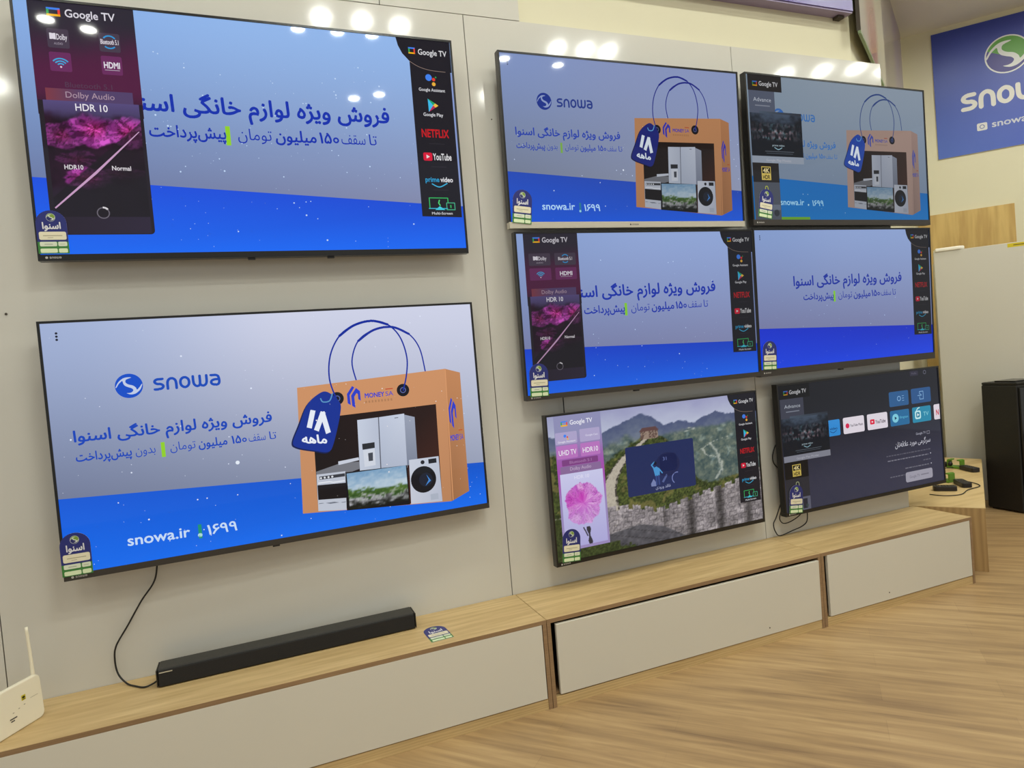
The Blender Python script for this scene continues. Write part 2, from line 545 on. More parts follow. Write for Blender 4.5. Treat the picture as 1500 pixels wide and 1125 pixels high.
# wing wall running away behind the corner, poster wall beyond
def slab(name, a, b, th, z0, z1, m, side=1):
    d = (b - a).normalized(); n = Vector((-d.y, d.x, 0)) * th * side
    bm = bmesh.new()
    prism(bm, [a, b, b + n, a + n], z0, z1)
    return new_obj(name, bm, m)
struct(slab('wall_right', Vector((3.125, 0.035, 0)), CORNER, 0.1, 0, CEIL, M['cream']))
struct(slab('wall_far', CORNER - Wd * 0.05, CORNER + Wd * 4.0, 0.1, 0, CEIL, M['cream']))
# screw heads left in the panels
for (x, z, r) in ((-1.328, 1.8725, 0.005), (0.695, 2.71, 0.003)):
    bm = bmesh.new()
    bmesh.ops.create_cone(bm, cap_ends=True, segments=10, radius1=r, radius2=r * 0.8, depth=0.003, matrix=Matrix.Translation((x, -0.0015, z)) @ Matrix.Rotation(PI / 2, 4, 'X'))
    o = new_obj('screw_hole_cap', bm, M['gap'])
    tag(o, 'small dark screw cap on the white panel left of the large televisions' if x < 0 else 'tiny dark screw cap on the white panel beside the top middle television', 'screw')

# ------------------------------------------------------------------ ceiling downlights: those read from reflections, and unseen ones added for light
for (x, y) in LAMPS:
    bm = bmesh.new()
    n = 20
    ri, ro = 0.052, 0.068
    vs = [[bm.verts.new((r * math.cos(2 * PI * k / n), r * math.sin(2 * PI * k / n), z)) for k in range(n)] for (r, z) in ((ri, -0.001), (ri, -0.008), (ro, -0.005), (ro, 0.0))]
    for j in range(3):
        for k in range(n):
            bm.faces.new((vs[j][k], vs[j][(k + 1) % n], vs[j + 1][(k + 1) % n], vs[j + 1][k]))
    o = new_obj('seen_and_added_downlight', bm, M['router'], smooth=True)
    o.location = (x, y, CEIL - 0.0005)
    tag(o, 'round recessed ceiling downlight from a set partly seen in reflections, partly added for light', 'ceiling light', 'recessed ceiling downlights')
    bm = bmesh.new()
    bm.faces.new([bm.verts.new((ri * math.cos(-2 * PI * k / n), ri * math.sin(-2 * PI * k / n), -0.003)) for k in range(n)])
    me = bpy.data.meshes.new('lens'); bm.to_mesh(me); bm.free(); me.materials.append(M['lens'])
    l = bpy.data.objects.new('lens', me); C.objects.link(l); l.parent = o

# ------------------------------------------------------------------ low cabinets along the wall
ZT = 0.396; YF = -0.372
def cabinet(x0, x1, label, door_z=(0.05, 0.377), sag=0.0, lean=0.0, lm=0.02, rm=0.02, hole=None):
    c = empty('tv_cabinet', ((x0 + x1) / 2, -0.19, 0))
    tag(c, label, 'cabinet', None)
    hx = (x1 - x0) / 2 - 0.0012
    yf = YF + 0.19; yb = 0.188
    tp = new_obj('top_board', boxes((-hx, hx, yf, yb, ZT - 0.018, ZT)), M['oak'], c, bevel=0.0012)
    eb = new_obj('front_edge', boxes((-hx + 0.0005, hx - 0.0005, yf - 0.0012, yf, ZT - 0.0185, ZT - 0.0008)), M['oak_edge'], tp)
    for s in (-1, 1):
        xa = s * hx
        new_obj('side_board', boxes((min(xa, xa - s * 0.018), max(xa, xa - s * 0.018), yf, yb, 0.0, ZT - 0.0185)), M['oak_edge'], c)
    new_obj('plinth', boxes((-hx + 0.0185, hx - 0.0185, yf + 0.003, yf + 0.021, 0.0, 0.046)), M['oak'], c)
    new_obj('back_board', boxes((-hx + 0.0185, hx - 0.0185, yb - 0.01, yb, 0.0, ZT - 0.0185)), M['dark'], c)
    new_obj('bottom_board', boxes((-hx + 0.0185, hx - 0.0185, yf + 0.0215, yb - 0.0105, 0.047, 0.06)), M['oak_edge'], c)
    d = new_obj('door', boxes((-hx + lm, hx - rm, -0.009, 0.009, 0.0, door_z[1] - door_z[0])), M['door'], c, bevel=0.0018)
    d.location = (0, yf + 0.0075, door_z[0])
    d.rotation_euler = (lean, sag, 0)
    if hole:
        bm = bmesh.new()
        bmesh.ops.create_cone(bm, cap_ends=True, segments=10, radius1=.0035, radius2=.003, depth=.0016, matrix=Matrix.Translation((hole[0] - (x0 + x1) / 2, -.0098, hole[1] - door_z[0])) @ Matrix.Rotation(PI / 2, 4, 'X'))
        new_obj('keyhole', bm, M['gap'], d)
    return c
cabinet(-2.75, 0.606, 'low oak cabinet with white flap door under the two large televisions', rm=0.022)
cabinet(0.606, 2.188, 'low oak cabinet with slightly open white flap door under the middle column of televisions', (0.05, 0.365), 0.003, 0.012, lm=0.04, rm=0.02, hole=(1.82, 0.085))
cabinet(2.188, 3.362, 'short low oak cabinet with white flap door under the right column of televisions', lm=0.042, rm=0.022, hole=(2.66, 0.09))

# corner bench running along the wing wall
A = Vector((3.364, 0.004, 0)); B = Vector((3.597, -0.300, 0)); Cc = Vector((5.085, 0.690, 0)); D = Vector((4.93, 1.070, 0))
bench = empty('corner_bench', (4.2, 0.3, 0))
tag(bench, 'oak corner bench angled away beyond the right end of the cabinets', 'bench')
def bp(v):
    return (v.x - 4.2, v.y - 0.3)
A1 = Vector((3.345, 0.15, 0)); A = Vector((3.345, 0.004, 0)); A2 = Vector((3.366, 0.004, 0)); D = Vector((4.93, 1.130, 0))
bm = bmesh.new(); prism(bm, [bp(A1), bp(A), bp(A2), bp(B), bp(Cc), bp(D)], ZT - 0.004, ZT)
o = new_obj('bench_top', bm, M['oak_bench'], bench)
bm = bmesh.new()
ins = [bp(A1 + Vector((.01, -.01, 0))), bp(A2 + (B - A2) * 0.02), bp(B + (A2 - B) * 0.004), bp(Cc + (D - Cc) * 0.02), bp(D + (Cc - D) * 0.02)]
prism(bm, ins, 0.0, ZT - 0.0042)
o2 = new_obj('bench_body', bm, M['oak_side'], bench)

# ------------------------------------------------------------------ picture pieces shared by screens and prints
SNOWA = {'s': ([(.60, .90), (.27, .90), (.12, .78), (.12, .63), (.27, .51), (.47, .51), (.62, .38), (.62, .24), (.47, .10), (.10, .10)],),
         'n': ([(.11, .08), (.11, .70), (.29, .90), (.46, .90), (.64, .70), (.64, .08)],),
         'o': ([(.29, .90), (.46, .90), (.64, .70), (.64, .30), (.46, .10), (.29, .10), (.11, .30), (.11, .70), (.29, .90)],),
         'w': ([(.11, .92), (.11, .30), (.27, .10), (.42, .10), (.53, .22), (.53, .92)], [(.53, .22), (.64, .10), (.79, .10), (.95, .30), (.95, .92)]),
         'a': ([(.13, .90), (.46, .90), (.64, .74), (.64, .10), (.27, .10), (.12, .22), (.12, .40), (.27, .53), (.60, .53)],)}
def rounded(q):
    closed = q[0] == q[-1]
    out = [q[0]]
    for i in range(1, len(q) - 1):
        for o in (q[i - 1], q[i + 1]):
            out.append((q[i][0] * .75 + o[0] * .25, q[i][1] * .75 + o[1] * .25))
    out.append(q[-1])
    if closed:
        out = [(q[0][0] * .75 + q[1][0] * .25, q[0][1] * .75 + q[1][1] * .25)] + out[1:-1] + [(q[0][0] * .75 + q[-2][0] * .25, q[0][1] * .75 + q[-2][1] * .25)]
        out.append(out[0])
    return out
def snowa(p, x0, x1, yb, h, c, w=0.2):
    adv = {'s': .77, 'n': .79, 'o': .79, 'w': 1.10, 'a': .75}
    tot = sum(adv.values())
    k = (x1 - x0) / tot
    x = x0
    for ch in 'snowa':
        p.strokes([[(x + a * k, yb - b * h) for a, b in rounded(rounded(st))] for st in SNOWA[ch]], w * min(k, h), c)
        x += adv[ch] * k
S_BODY = [(.22, .70), (-.08, .74), (-.40, .67), (-.72, .42), (-.90, .15), (-1.0, -.08), (-.92, -.06), (-.76, .20), (-.58, .38), (-.45, .45), (-.40, .20), (-.28, .02), (-.06, -.11), (.18, -.22), (.29, -.38), (.18, -.55), (-.02, -.61), (-.22, -.61),
          (.06, -.74), (.36, -.72), (.60, -.59), (.84, -.34), (1.0, .06), (.93, .05), (.80, -.14), (.62, -.34), (.55, -.36), (.50, -.20), (.30, .0), (.0, .11), (-.18, .24), (-.24, .38), (-.16, .56)]
def swirl(p, x, y, r, top, bot, light, ring=None):
    """round emblem: a disc cut by an S shaped swoosh"""
    if ring:
        p.disc(x, y, r * 1.0, ring, 36); p.up()
        p.disc(x, y, r * 0.93, bot, 36); p.up()
        q = [(x + r * 0.93 * math.cos(t), y + r * 0.93 * math.sin(t)) for t in np.linspace(math.radians(-158), math.radians(34), 28)]
        p.poly(q, top)
    else:
        p.disc(x, y, r, bot, 36)
    p.up()
    q = catmull([(a, b, 0) for a, b in S_BODY], 3, True)
    p.poly([(x + v.x * r * .96, y - v.y * r * .96) for v in q], light)
def gtv_logo(p, x0, y0, x1, y1, t, dim=1.0):
    f = lambda c: tuple(v * dim for v in c)
    p.rect(x0, y0, x1, y0 + t, f((66, 133, 244)))
    p.rect(x0, y1 - t, x1, y1, f((251, 188, 5)))
    p.rect(x0, y0 + t * .6, x0 + t, y1 - t * .4, f((52, 168, 83)))
    p.rect(x1 - t, y0 + t * .6, x1, y1 - t * .2, f((234, 67, 53)))
def wrand(seed):
    return random.Random(seed)
def flakes(p, seed, n, x0, y0, x1, y1, c, big=0.28):
    r = wrand(seed)
    for _ in range(n):
        x, y = r.uniform(x0, x1), r.uniform(y0, y1)
        p.disc(x, y, big * (0.35 + r.random() ** 3), c, 7)

# ---- the shop's sale picture with the paper bag of appliances
def ad_background(p, tl, tm, bl, br, blue_t, blue_b, y0=62.7, y1=71.4):
    def fn(X, Y):
        u = X / 160; yb = y0 + (y1 - y0) * u
        v = np.clip(Y / yb, 0, 1)
        top = mixc(tl, tm, sst(0, .55, u)); bot = mixc(bl, br, u)
        g = top * (1 - v[..., None] ** 1.3) + bot * v[..., None] ** 1.3
        return g
    p.raster(0, 0, 160, 72, 32, 24, fn)
    p.up()
    p.add([(0, y0), (160, y1), (160, 90), (0, 90)], [(0, 1, 2, 3)], [blue_t, tuple(v * .94 for v in blue_t), blue_b, blue_b])
    p.up()
def sum150(p, x0, x1, yb, em, c, bold):
    w = x1 - x0
    p.text('۱۵', x0, x0 + w * .64, yb, em, c, bold)
    r = w * .115
    p.ring(x1 - w * .14, yb - em * .22, r * .62, r * 1.35, c, 20)
def ad_words_small(p, c, cg=(150, 215, 40)):
    p.text('فروش ویژه لوازم خانگی اسنوا', 6.4, 73.2, 42.9, 5.6, c, 0.026)
    y = 50.0
    for w, a, b, bo in (('پیش\u200cپرداخت', 6.5, 24.0, .022), ('بدون', 25.2, 31.7, 0), ('تومان', 36.6, 45.2, 0), ('میلیون', 46.2, 56.3, .024), ('سقف', 64.0, 70.2, 0), ('تا', 71.6, 74.2, 0)):
        p.text(w, a, b, y, 4.4, c, bo)
    sum150(p, 57.8, 63.2, y, 4.4, c, .024)
    p.rect(33.6, 46.4, 34.9, 52.0, cg)
def ad_words_large(p, c, cg=(150, 215, 40)):
    p.text('فروش ویژه لوازم خانگی اسنوا', 30.6, 130.4, 36.6, 8.8, c, 0.026)
    y = 46.2
    for w, a, b, bo in (('پیش\u200cپرداخت', 38.6, 65.4, .022), ('تومان', 69.6, 82.2, 0), ('میلیون', 83.6, 99.5, .024), ('سقف', 109.5, 119.4, 0), ('تا', 121.0, 124.2, 0)):
        p.text(w, a, b, y, 6.2, c, bo)
    sum150(p, 100.6, 108.4, y, 6.2, c, .024)
    p.rect(65.2, 41.2, 66.9, 48.6, cg)
def money_mark(p, x0, y0, x1, y1, c):
    f = lambda q: [(x0 + a * (x1 - x0), y0 + b * (y1 - y0)) for a, b in q]
    p.poly(f([(0, .34), (.44, 0), (.60, .07), (.20, .40), (.22, .86), (0, .76)]), c)
    p.poly(f([(.30, .43), (.72, .10), (1, .26), (1, .70), (.82, .62), (.82, .38), (.72, .34), (.53, .50), (.55, 1), (.32, .90)]), c)
def bag(p, bag_c=(212, 150, 104), side_c=(200, 138, 92), ink=(44, 62, 205), tagc=(14, 48, 150), cord=(14, 44, 160), dim=1.0, darkc=(40, 18, 14)):
    g = lambda c: tuple(v * dim for v in c)
    # rear cord, bag body
    h2 = [(107.4, 30), (106.3, 21.5), (109.6, 13.2), (116.4, 9.0), (124.3, 8.2), (131.2, 11.6), (135.4, 18.2), (137.0, 28.4)]
    p.curve(h2, .55, cord)
    p.up()
    p.add([(83.7, 30.5), (145.9, 27.9), (143.7, 86.6), (81.4, 81.6)], [(0, 1, 2, 3)], [bag_c, bag_c, tuple(v * .9 for v in bag_c), tuple(v * .95 for v in bag_c)])
    p.add([(145.9, 27.9), (152.6, 30.1), (152.1, 83.3), (143.7, 86.6)], [(0, 1, 2, 3)], [side_c, side_c, tuple(v * .88 for v in side_c), tuple(v * .8 for v in side_c)])
    p.up()
    p.line([(146.0, 28.2), (144.4, 86.2)], .35, tuple(min(255, v * 1.06) for v in bag_c), False)
    p.add([(88.5, 43.7), (140.4, 43.0), (139.5, 85.7), (87.4, 81.6)], [(0, 1, 2, 3)], [g((22, 10, 10)), g(darkc), g((74, 34, 22)), g((20, 10, 10))])
    p.up()
    # fridge
    p.add([(126.1, 46.1), (130.5, 47.6), (130.0, 68), (125.4, 68)], [(0, 1, 2, 3)], [g((158, 166, 186))] * 2 + [g((128, 136, 156))] * 2)
    p.add([(106.2, 46.2), (114.9, 46.0), (113.9, 68), (105.4, 68)], [(0, 1, 2, 3)], [g((205, 214, 232)), g((190, 198, 218)), g((186, 196, 214)), g((200, 208, 224))])
    p.add([(115.3, 46.0), (126.1, 45.6), (125.4, 69), (114.3, 69)], [(0, 1, 2, 3)], [g((196, 205, 226)), g((206, 214, 232)), g((182, 190, 210)), g((176, 186, 206))])
    p.up()
    p.add([(114.9, 46), (115.3, 46), (114.3, 68), (113.9, 68)], [(0, 1, 2, 3)], g((92, 96, 110)))
    p.quad([(107.3, 56.4), (112.5, 56.3), (112.4, 58.7), (107.3, 58.9)], g((40, 42, 48)))
    p.quad([(107.5, 59.2), (112.3, 59.0), (112.1, 66.0), (107.5, 66.2)], g((214, 220, 232)))
    p.rect(121.8, 46.9, 123.4, 47.2, g((90, 96, 110)))
    p.up()
    p.quad([(109.4, 60.6), (111.4, 60.5), (111.2, 64.0), (109.4, 64.0)], g((70, 74, 84)))
    # stove
    p.poly([(88.0, 65.4), (98, 63.2), (105.5, 63.6), (105.5, 66.6), (99.5, 68), (88, 68)], g((120, 122, 130)))
    p.up()
    p.quad([(88.0, 66.6), (99.5, 66.8), (98.6, 82.9), (87.4, 81.6)], g((196, 202, 216)))
    p.poly([(97, 62.4), (105.4, 61.8), (105.5, 63.0), (97, 63.9)], g((206, 212, 226)))
    p.up()
    p.quad([(88.0, 71.0), (99.3, 71.6), (98.9, 77.9), (87.8, 77.0)], g((24, 20, 24)))
    p.rect(89, 67.6, 99.2, 68.9, g((56, 58, 66)))
    p.up()
    for k in range(4):
        p.disc(89.6 + k * 1.5, 68.3, .45, g((222, 226, 232)), 8)
    p.line([(88.4, 70.2), (98.9, 70.7)], .5, g((232, 236, 244)), False)
    p.line([(87.9, 78.6), (98.6, 79.5)], .3, g((120, 126, 140)), False)
    # television in the bag
    p.quad([(99.4, 67.3), (125.3, 67.9), (125.2, 85.0), (98.7, 83.2)], g((18, 18, 24)))
    p.up()
    def tvp(X, Y):
        v = (Y - 67.6) / 15.5; u = (X - 99) / 26
        n = fbm(X * .5, Y * 1.1, 4, 3)
        sky = mixc(g((120, 160, 196)), g((198, 214, 226)), v * 1.9 + (n - .5) * .8)
        gr = mixc(g((34, 66, 30)), g((96, 128, 52)), n * 1.3 - .1)
        mist = mixc(g((190, 190, 196)), g((22, 26, 22)), sst(.70, .95, v + (n - .5) * .5))
        m1 = sst(.46, .54, v - .08 * (u - .5) + (n - .5) * .25); m2 = sst(.64, .78, v + (n - .5) * .5 + .10 * (.6 - u))
        return mixc(0, 1, 0 * m1)[..., :1] * 0 + (sky * (1 - m1[..., None]) + gr * m1[..., None]) * (1 - m2[..., None]) + mist * m2[..., None]
    p.raster(99.9, 67.9, 124.8, 83.2, 40, 22, tvp)
    # washing machine
    p.quad([(126.4, 65.8), (139.5, 65.9), (139.5, 85.9), (125.6, 84.9)], [g((208, 214, 228)), g((196, 204, 220)), g((186, 192, 210)), g((204, 208, 222))])
    p.up()
    p.disc(132.0, 75.1, 5.6, g((22, 22, 28)), 30, 5.8)
    p.rect(134.8, 66.6, 138.4, 68.6, g((30, 32, 40)))
    p.disc(132.2, 67.6, .9, g((36, 36, 44)), 12)
    p.rect(134.4, 82.0, 137.9, 84.6, g((176, 184, 200)))
    p.up()
    p.disc(133.0, 75.3, 3.0, g((30, 36, 52)), 20)
    p.up()
    p.poly([(133.4, 73.2), (135.2, 76.0), (132.6, 78.0), (134.2, 75.6)], g((70, 140, 220)))
    # lettering on the bag
    money_mark(p, 103.0, 31.8, 108.4, 41.0, ink)
    p.text('MONEY', 110.2, 118.4, 37.3, 2.75, ink, 0.03, 0.0, False)
    p.text('SA', 118.9, 122.2, 37.3, 2.75, ink, 0.0, 0.0, False)
    p.rect(119.0, 34.2, 122.2, 34.6, g((200, 70, 40)))
    for k in range(9):
        p.rect(110.2 + k * 1.33, 38.5, 110.9 + k * 1.33, 39.5, tuple(v * .86 for v in bag_c))
    money_mark(p, 145.9, 40.9, 149.2, 54.6, ink)
    p.text('MONEY', 145.6, 149.6, 59.9, 3.6, ink, 0.03, -0.02, False)
    p.text('SA', 149.9, 151.6, 59.8, 3.6, ink, 0.0, -0.02, False)
    p.rect(149.7, 55.4, 151.4, 55.8, g((200, 80, 30)))
    for (x, y) in ((98.9, 36.4), (126.5, 35.5)):
        p.disc(x, y, 2.7, g((16, 14, 26)), 24); p.up(); p.ring(x, y, .9, 1.3, g((90, 100, 160)), 16)
    p.up()
    h1 = [(98.6, 36.6), (96.6, 28), (97.8, 18.4), (102.2, 10.6), (108.4, 6.6), (115.8, 5.1), (122.4, 7.0), (127.2, 12.6), (129.4, 21.3), (128.6, 29), (126.6, 35.6)]
    p.curve(h1, .6, cord)
    p.curve(h1[3:7], 1.0, cord)
    p.curve(h2[2:6], 0.95, cord)
    p.up()
    # price tab
    p.blob([(86.4, 38.2), (91.5, 33.9), (95.0, 33.4), (99.2, 37.6), (99.3, 42.6), (95.4, 55.2), (93.0, 58.4), (88, 57.2), (81.2, 55.0), (79.6, 52.4), (82.6, 45.8)], tuple(v * .55 for v in tagc)); p.up()
    p.blob([(86.8, 38.0), (91.7, 33.8), (95.3, 33.3), (99.6, 37.7), (99.7, 42.4), (95.8, 54.9), (93.3, 57.9), (88.4, 56.8), (81.8, 54.6), (80.2, 52.2), (83.2, 45.8)], tagc); p.up()
    p.line([(89.0, 40.2), (86.9, 47.2)], 2.0, (238, 244, 255) if dim == 1 else (205, 215, 225), False)
    wl = (238, 244, 255) if dim == 1 else (205, 215, 225)
    p.line([(92.9, 41.3), (89.6, 48.6)], 2.0, wl, False)
    p.line([(92.5, 41.3), (94.2, 50.2)], 2.0, wl, False)
    p.text('ماهه', 83.6, 93.4, 53.0, 4.8, wl, 0.036, 0.13)
    p.curve([(97.2, 34.2), (95.8, 37.0), (93.2, 37.2), (92.4, 35.8)], .5, (90, 150, 200))
def side_bar(p, dim=1.0, bar=True):
    """column of streaming app marks at the right edge of the picture"""
    g = lambda c: tuple(v * dim for v in c)
    bgc = g((27, 26, 36))
    p.poly([(136.0, -0.2), (159.9, -0.2), (159.9, 13.2), (159.3, 13.2), (159.2, 76.4), (141.2, 76.0), (141.3, 9.6), (138.4, 6.6), (136.8, 3.4)], bgc)
    p.up()
    if bar:
        p.rect(159.3, 13.6, 160, 71.5, g((140, 160, 215)))
    p.curve([(141.4, 9.7), (145, 11.6), (150, 12.8), (157, 13.1)], .2, g((150, 130, 120)))
    gtv_logo(p, 141.2, 3.7, 144.1, 6.4, .6, dim)
    p.text('Google TV', 145.4, 158.2, 6.4, 3.4, g((222, 222, 226)), 0.015, 0, False)
    p.disc(149.2, 16.0, 1.45, g((66, 133, 244)), 16); p.disc(151.4, 16.7, .75, g((226, 60, 48)), 12); p.disc(151.3, 18.7, .85, g((240, 180, 60)), 12); p.disc(152.4, 15.7, .35, g((52, 168, 83)), 8)
    p.text('Google Assistant', 144.4, 156.2, 21.9, 1.9, g((215, 215, 220)), 0.02, 0, False)
    p.poly([(148, 25.1), (150.2, 27.9), (148.1, 30.8)], g((60, 190, 240))); p.poly([(148, 25.1), (151.2, 27.0), (150.2, 27.9)], g((30, 170, 110)))
    p.poly([(151.2, 27.0), (152.6, 27.9), (151.2, 28.8), (150.2, 27.9)], g((245, 195, 70))); p.poly([(150.2, 27.9), (151.2, 28.8), (148.1, 30.8)], g((190, 40, 90)))
    p.text('Google Play', 145.5, 154.4, 32.6, 2.0, g((215, 215, 220)), 0.02, 0, False)
    p.text('NETFLIX', 144.0, 156.3, 41.7, 4.9, g((196, 22, 34)), 0.03, 0, False)
    for y in (44.4, 54.4, 64.4):
        p.rect(147, y, 154, y + .18, g((52, 50, 60)))
    p.rrect(143.9, 48.4, 147.9, 51.9, .7, g((220, 24, 60)))
    p.text('YouTube', 148.2, 156.6, 51.5, 4.1, g((225, 225, 228)), 0.025, 0, False)
    p.text('prime', 143.9, 150.2, 61.0, 3.0, g((40, 150, 200)), 0.03, 0, False)
    p.text('video', 150.7, 156.4, 61.0, 3.0, g((225, 225, 230)), 0.03, 0, False)
    p.curve([(146.8, 61.9), (150, 63.2), (153.6, 61.6)], .45, g((60, 180, 225)))
    p.up()
    p.poly([(145.3, 49.3), (146.8, 50.15), (145.3, 51.0)], g((235, 225, 228)))
    gr = g((52, 190, 100))
    p.line([(144.9, 72.6), (144.9, 68.0), (153.3, 68.0), (153.3, 70)], .4, gr, False)
    p.line([(152.6, 70.1), (156.3, 70.1), (156.3, 73.1), (152.6, 73.1), (152.6, 70.1)], .35, g((70, 180, 140)), False)
    p.poly([(147.2, 73.2), (149.4, 71.6), (151.8, 73.2)], g((70, 210, 230)))
    p.line([(144.4, 72.6), (153, 72.6)], .35, g((60, 190, 220)), False)
    p.line([(149.4, 69.0), (149.0, 70.2), (149.6, 71.2)], .5, g((80, 220, 120)))
    p.rect(154.2, 71.0, 154.7, 72.3, gr)
    p.text('Multi-Screen', 145.6, 155.0, 75.2, 1.6, g((205, 205, 210)), 0.02, 0, False)
    p.up()
def peony(x0, y0, x1, y1, dim):
    def fn(X, Y):
        u = (X - x0) / (x1 - x0); v = (Y - y0) / (y1 - y0)
        n = fbm(u * 5, v * 7, 5, 21)
        col = mixc((20, 9, 22), (52, 16, 46), n * 1.3 - .2)
        for k, (cu, cv, ru, rv, br) in enumerate(((.16, .30, .24, .12, .8), (.50, .24, .30, .15, 1.0), (.86, .25, .24, .15, 1.15), (.30, .50, .22, .07, .55), (.38, .665, .27, .10, 1.0), (.72, .62, .30, .05, .6))):
            x = (u - cu) / ru; y = (v - cv) / rv
            th = np.arctan2(y, x); r = np.hypot(x, y)
            w = fbm(u * 6 + k * 7, v * 8, 4, 60 + k)
            pet = fbm(th * 2.6 + w * 2.2, r * 2.2 + w, 4, 30 + k)
            edge = .72 + .55 * (fbm(th * 2.4 + 11 * k, r * .6, 3, 90 + k))
            m = (1 - sst(-.10, .04, r - edge)) * br
            c = mixc((70, 8, 66), (226, 92, 214), pet * 2.0 - .55 + .25 * (r - .5))
            crease = np.exp(-((np.mod(pet * 5, 1) - .5) / .12) ** 2)
            c = c * (1 - .45 * crease[..., None]) + np.array((40, 0, 0)) * np.exp(-(r / .45) ** 2)[..., None]
            m = np.clip(m, 0, 1)
            col = col * (1 - m[..., None]) + c * m[..., None] * min(1, br)
        top = mixc((88, 76, 128), (66, 56, 92), v * 6)
        col = mixc(top, 1, v * 0)[...] * (1 - sst(.08, .17, v + .10 * (n - .5)))[..., None] + col * sst(.08, .17, v + .10 * (n - .5))[..., None]
        base = mixc((34, 28, 34), (44, 36, 56), fbm(u * 3, v * 3, 3, 2))
        low = sst(.66, .82, v + .16 * (u - .3) + .2 * (n - .5))
        col = col * (1 - low[..., None]) + base * low[..., None]
        # the darker half under the slanting divider
        side = (v - (.82 - .66 * (u + .0))) > 0
        right = sst(0.0, 0.01, v - (.83 - .68 * u))
        col = col * (1 - .62 * right[..., None]) + np.array((30, 26, 34)) * (.5 * right[..., None])
        return col * dim
    return fn
def feature_panel(p, dim=1.0, wide=False):
    """tall dark overlay with feature badges and a flower card"""
    g = lambda c: tuple(v * dim for v in c)
    def bgf(X, Y):
        v = Y / 40.0; u = (X - 4) / 33
        n = fbm(u * 2.5, v * 3, 3, 4)
        c = mixc((44, 40, 54), (84, 28, 66), sst(.10, .62, v + .25 * (n - .5)))
        return mixc(1, 1, v)[..., :1] * 0 + (c * (1 - sst(.75, 1.0, v))[..., None] + np.array((46, 24, 44)) * sst(.75, 1, v)[..., None]) * dim
    p.raster(4.1, 0, 37.4, 40, 16, 20, bgf)
    p.up()
    gtv_logo(p, 9.8, 2.0, 14.0, 5.0, .75, dim)
    p.text('Google TV', 15.4, 31.2, 4.9, 4.0, g((224, 220, 230)), 0.015, 0, False)
    by = (9.4, 17.7) if not wide else (11.0, 19.2)
    bx = ((9.2, 15.9), (25.3, 32.0)) if not wide else ((6.6, 19.7), (22.3, 35.5))
    for j in range(2):
        for i in range(2):
            c = (72, 60, 78) if j == 0 else (108, 44, 96)
            p.rrect(bx[i][0], by[j], bx[i][1], by[j] + 6.8, .6, g(c))
    p.up()
    wh = g((228, 222, 232))
    (ax, bx_), (cx, dx) = bx
    s = 1.0 if not wide else 1.5
    mx = (ax + bx_) / 2; mc = (cx + dx) / 2
    p.rect(mx - 2.6 * s, by[0] + 1.6, mx - 2.1 * s, by[0] + 3.8, wh); p.rect(mx - 1.2 * s, by[0] + 1.6, mx - .7 * s, by[0] + 3.8, wh)
    p.disc(mx - 2.1 * s, by[0] + 2.7, 1.0, wh, 10, 1.1, -PI / 2, PI / 2); p.disc(mx - 1.2 * s, by[0] + 2.7, .9, wh, 10, 1.1, PI / 2, 1.5 * PI)
    p.text('Dolby', mx - .5 * s, mx + 2.8 * s, by[0] + 3.8, 2.9, wh, 0.015, 0, False)
    p.text('AUDIO', mx - 1.4 * s, mx + 1.3 * s, by[0] + 5.6, 1.1, g((170, 160, 176)), 0, 0, False)
    p.text('Bluetooth 5.1', mc - 2.9 * s, mc + 2.9 * s, by[0] + 4.0, 2.5, wh, 0.02, 0, False)
    p.ring(mc, by[0] + 3.2, 2.0, 2.5, g((50, 150, 215)), 10, -PI * .8, -PI * .2); p.ring(mc, by[0] + 3.2, 2.0, 2.5, g((50, 150, 215)), 10, PI * .25, PI * .75)
    yw = by[1] + 5.2
    for r in (1.3, 2.2, 3.1):
        p.ring(mx, yw, r - .35, r + .1, g((60, 170, 225)), 10, -PI * .78, -PI * .22)
    p.disc(mx, yw, .35, g((230, 200, 220)), 8)
    p.text('HDMI', mc - 2.6 * s, mc + 2.6 * s, by[1] + 4.4, 3.2, wh, 0.035, 0, False)
    p.rect(mc - 2.4 * s, by[1] + 5.0, mc + 2.4 * s, by[1] + 5.2, g((190, 180, 196)))
    if not wide:
        p.text('Bluetooth 5.1', 13.2, 28.0, 30.0, 2.7, g((86, 60, 84)), 0, 0, False)
    def tabf(X, Y):
        return mixc((128, 58, 72), (84, 66, 108), (X - 7) / 12) * dim
    p.raster(6.9, 30.6, 34.4, 37, 10, 2, tabf)
    p.up()
    p.text('Dolby Audio', 13.0, 28.4, 33.7, 3.1, g((176, 150, 168)), 0, 0, False)
    # lower card
    p.rrect(4.3, 35.0, 37.2, 83.0, 1.4, g((36, 30, 40)), (0, 0, 1, 1))
    p.up()
    p.raster(5.8, 34.9, 36.1, 76.5, 90, 110, peony(5.8, 34.9, 36.1, 76.5, dim))
    p.raster(5.8, 76.5, 36.1, 82.6, 6, 3, lambda X, Y: mixc((40, 32, 46), (46, 38, 58), (X - 6) / 30) * dim)
    p.up()
    p.poly([(35.2, 44.8), (35.4, 45.0), (20.2, 60.8), (6.2, 73.6), (5.9, 73.2), (19.6, 60.2)], g((205, 160, 200)))
    p.text('HDR 10', 15.6, 25.8, 38.2, 3.6, g((236, 232, 240)), 0.012, 0, False)
    p.text('HDR10', 10.2, 16.1, 59.4, 2.3, g((226, 220, 226)), 0.02, 0, False)
    p.text('Normal', 25.2, 31.4, 59.4, 2.3, g((226, 220, 226)), 0.02, 0, False)
    p.ring(20.9, 75.1, 1.75, 2.1, g((110, 104, 116)), 24); p.ring(20.9, 75.1, 1.7, 2.3, g((240, 236, 240)), 8, -PI * .5, -PI * .22)
    p.up()
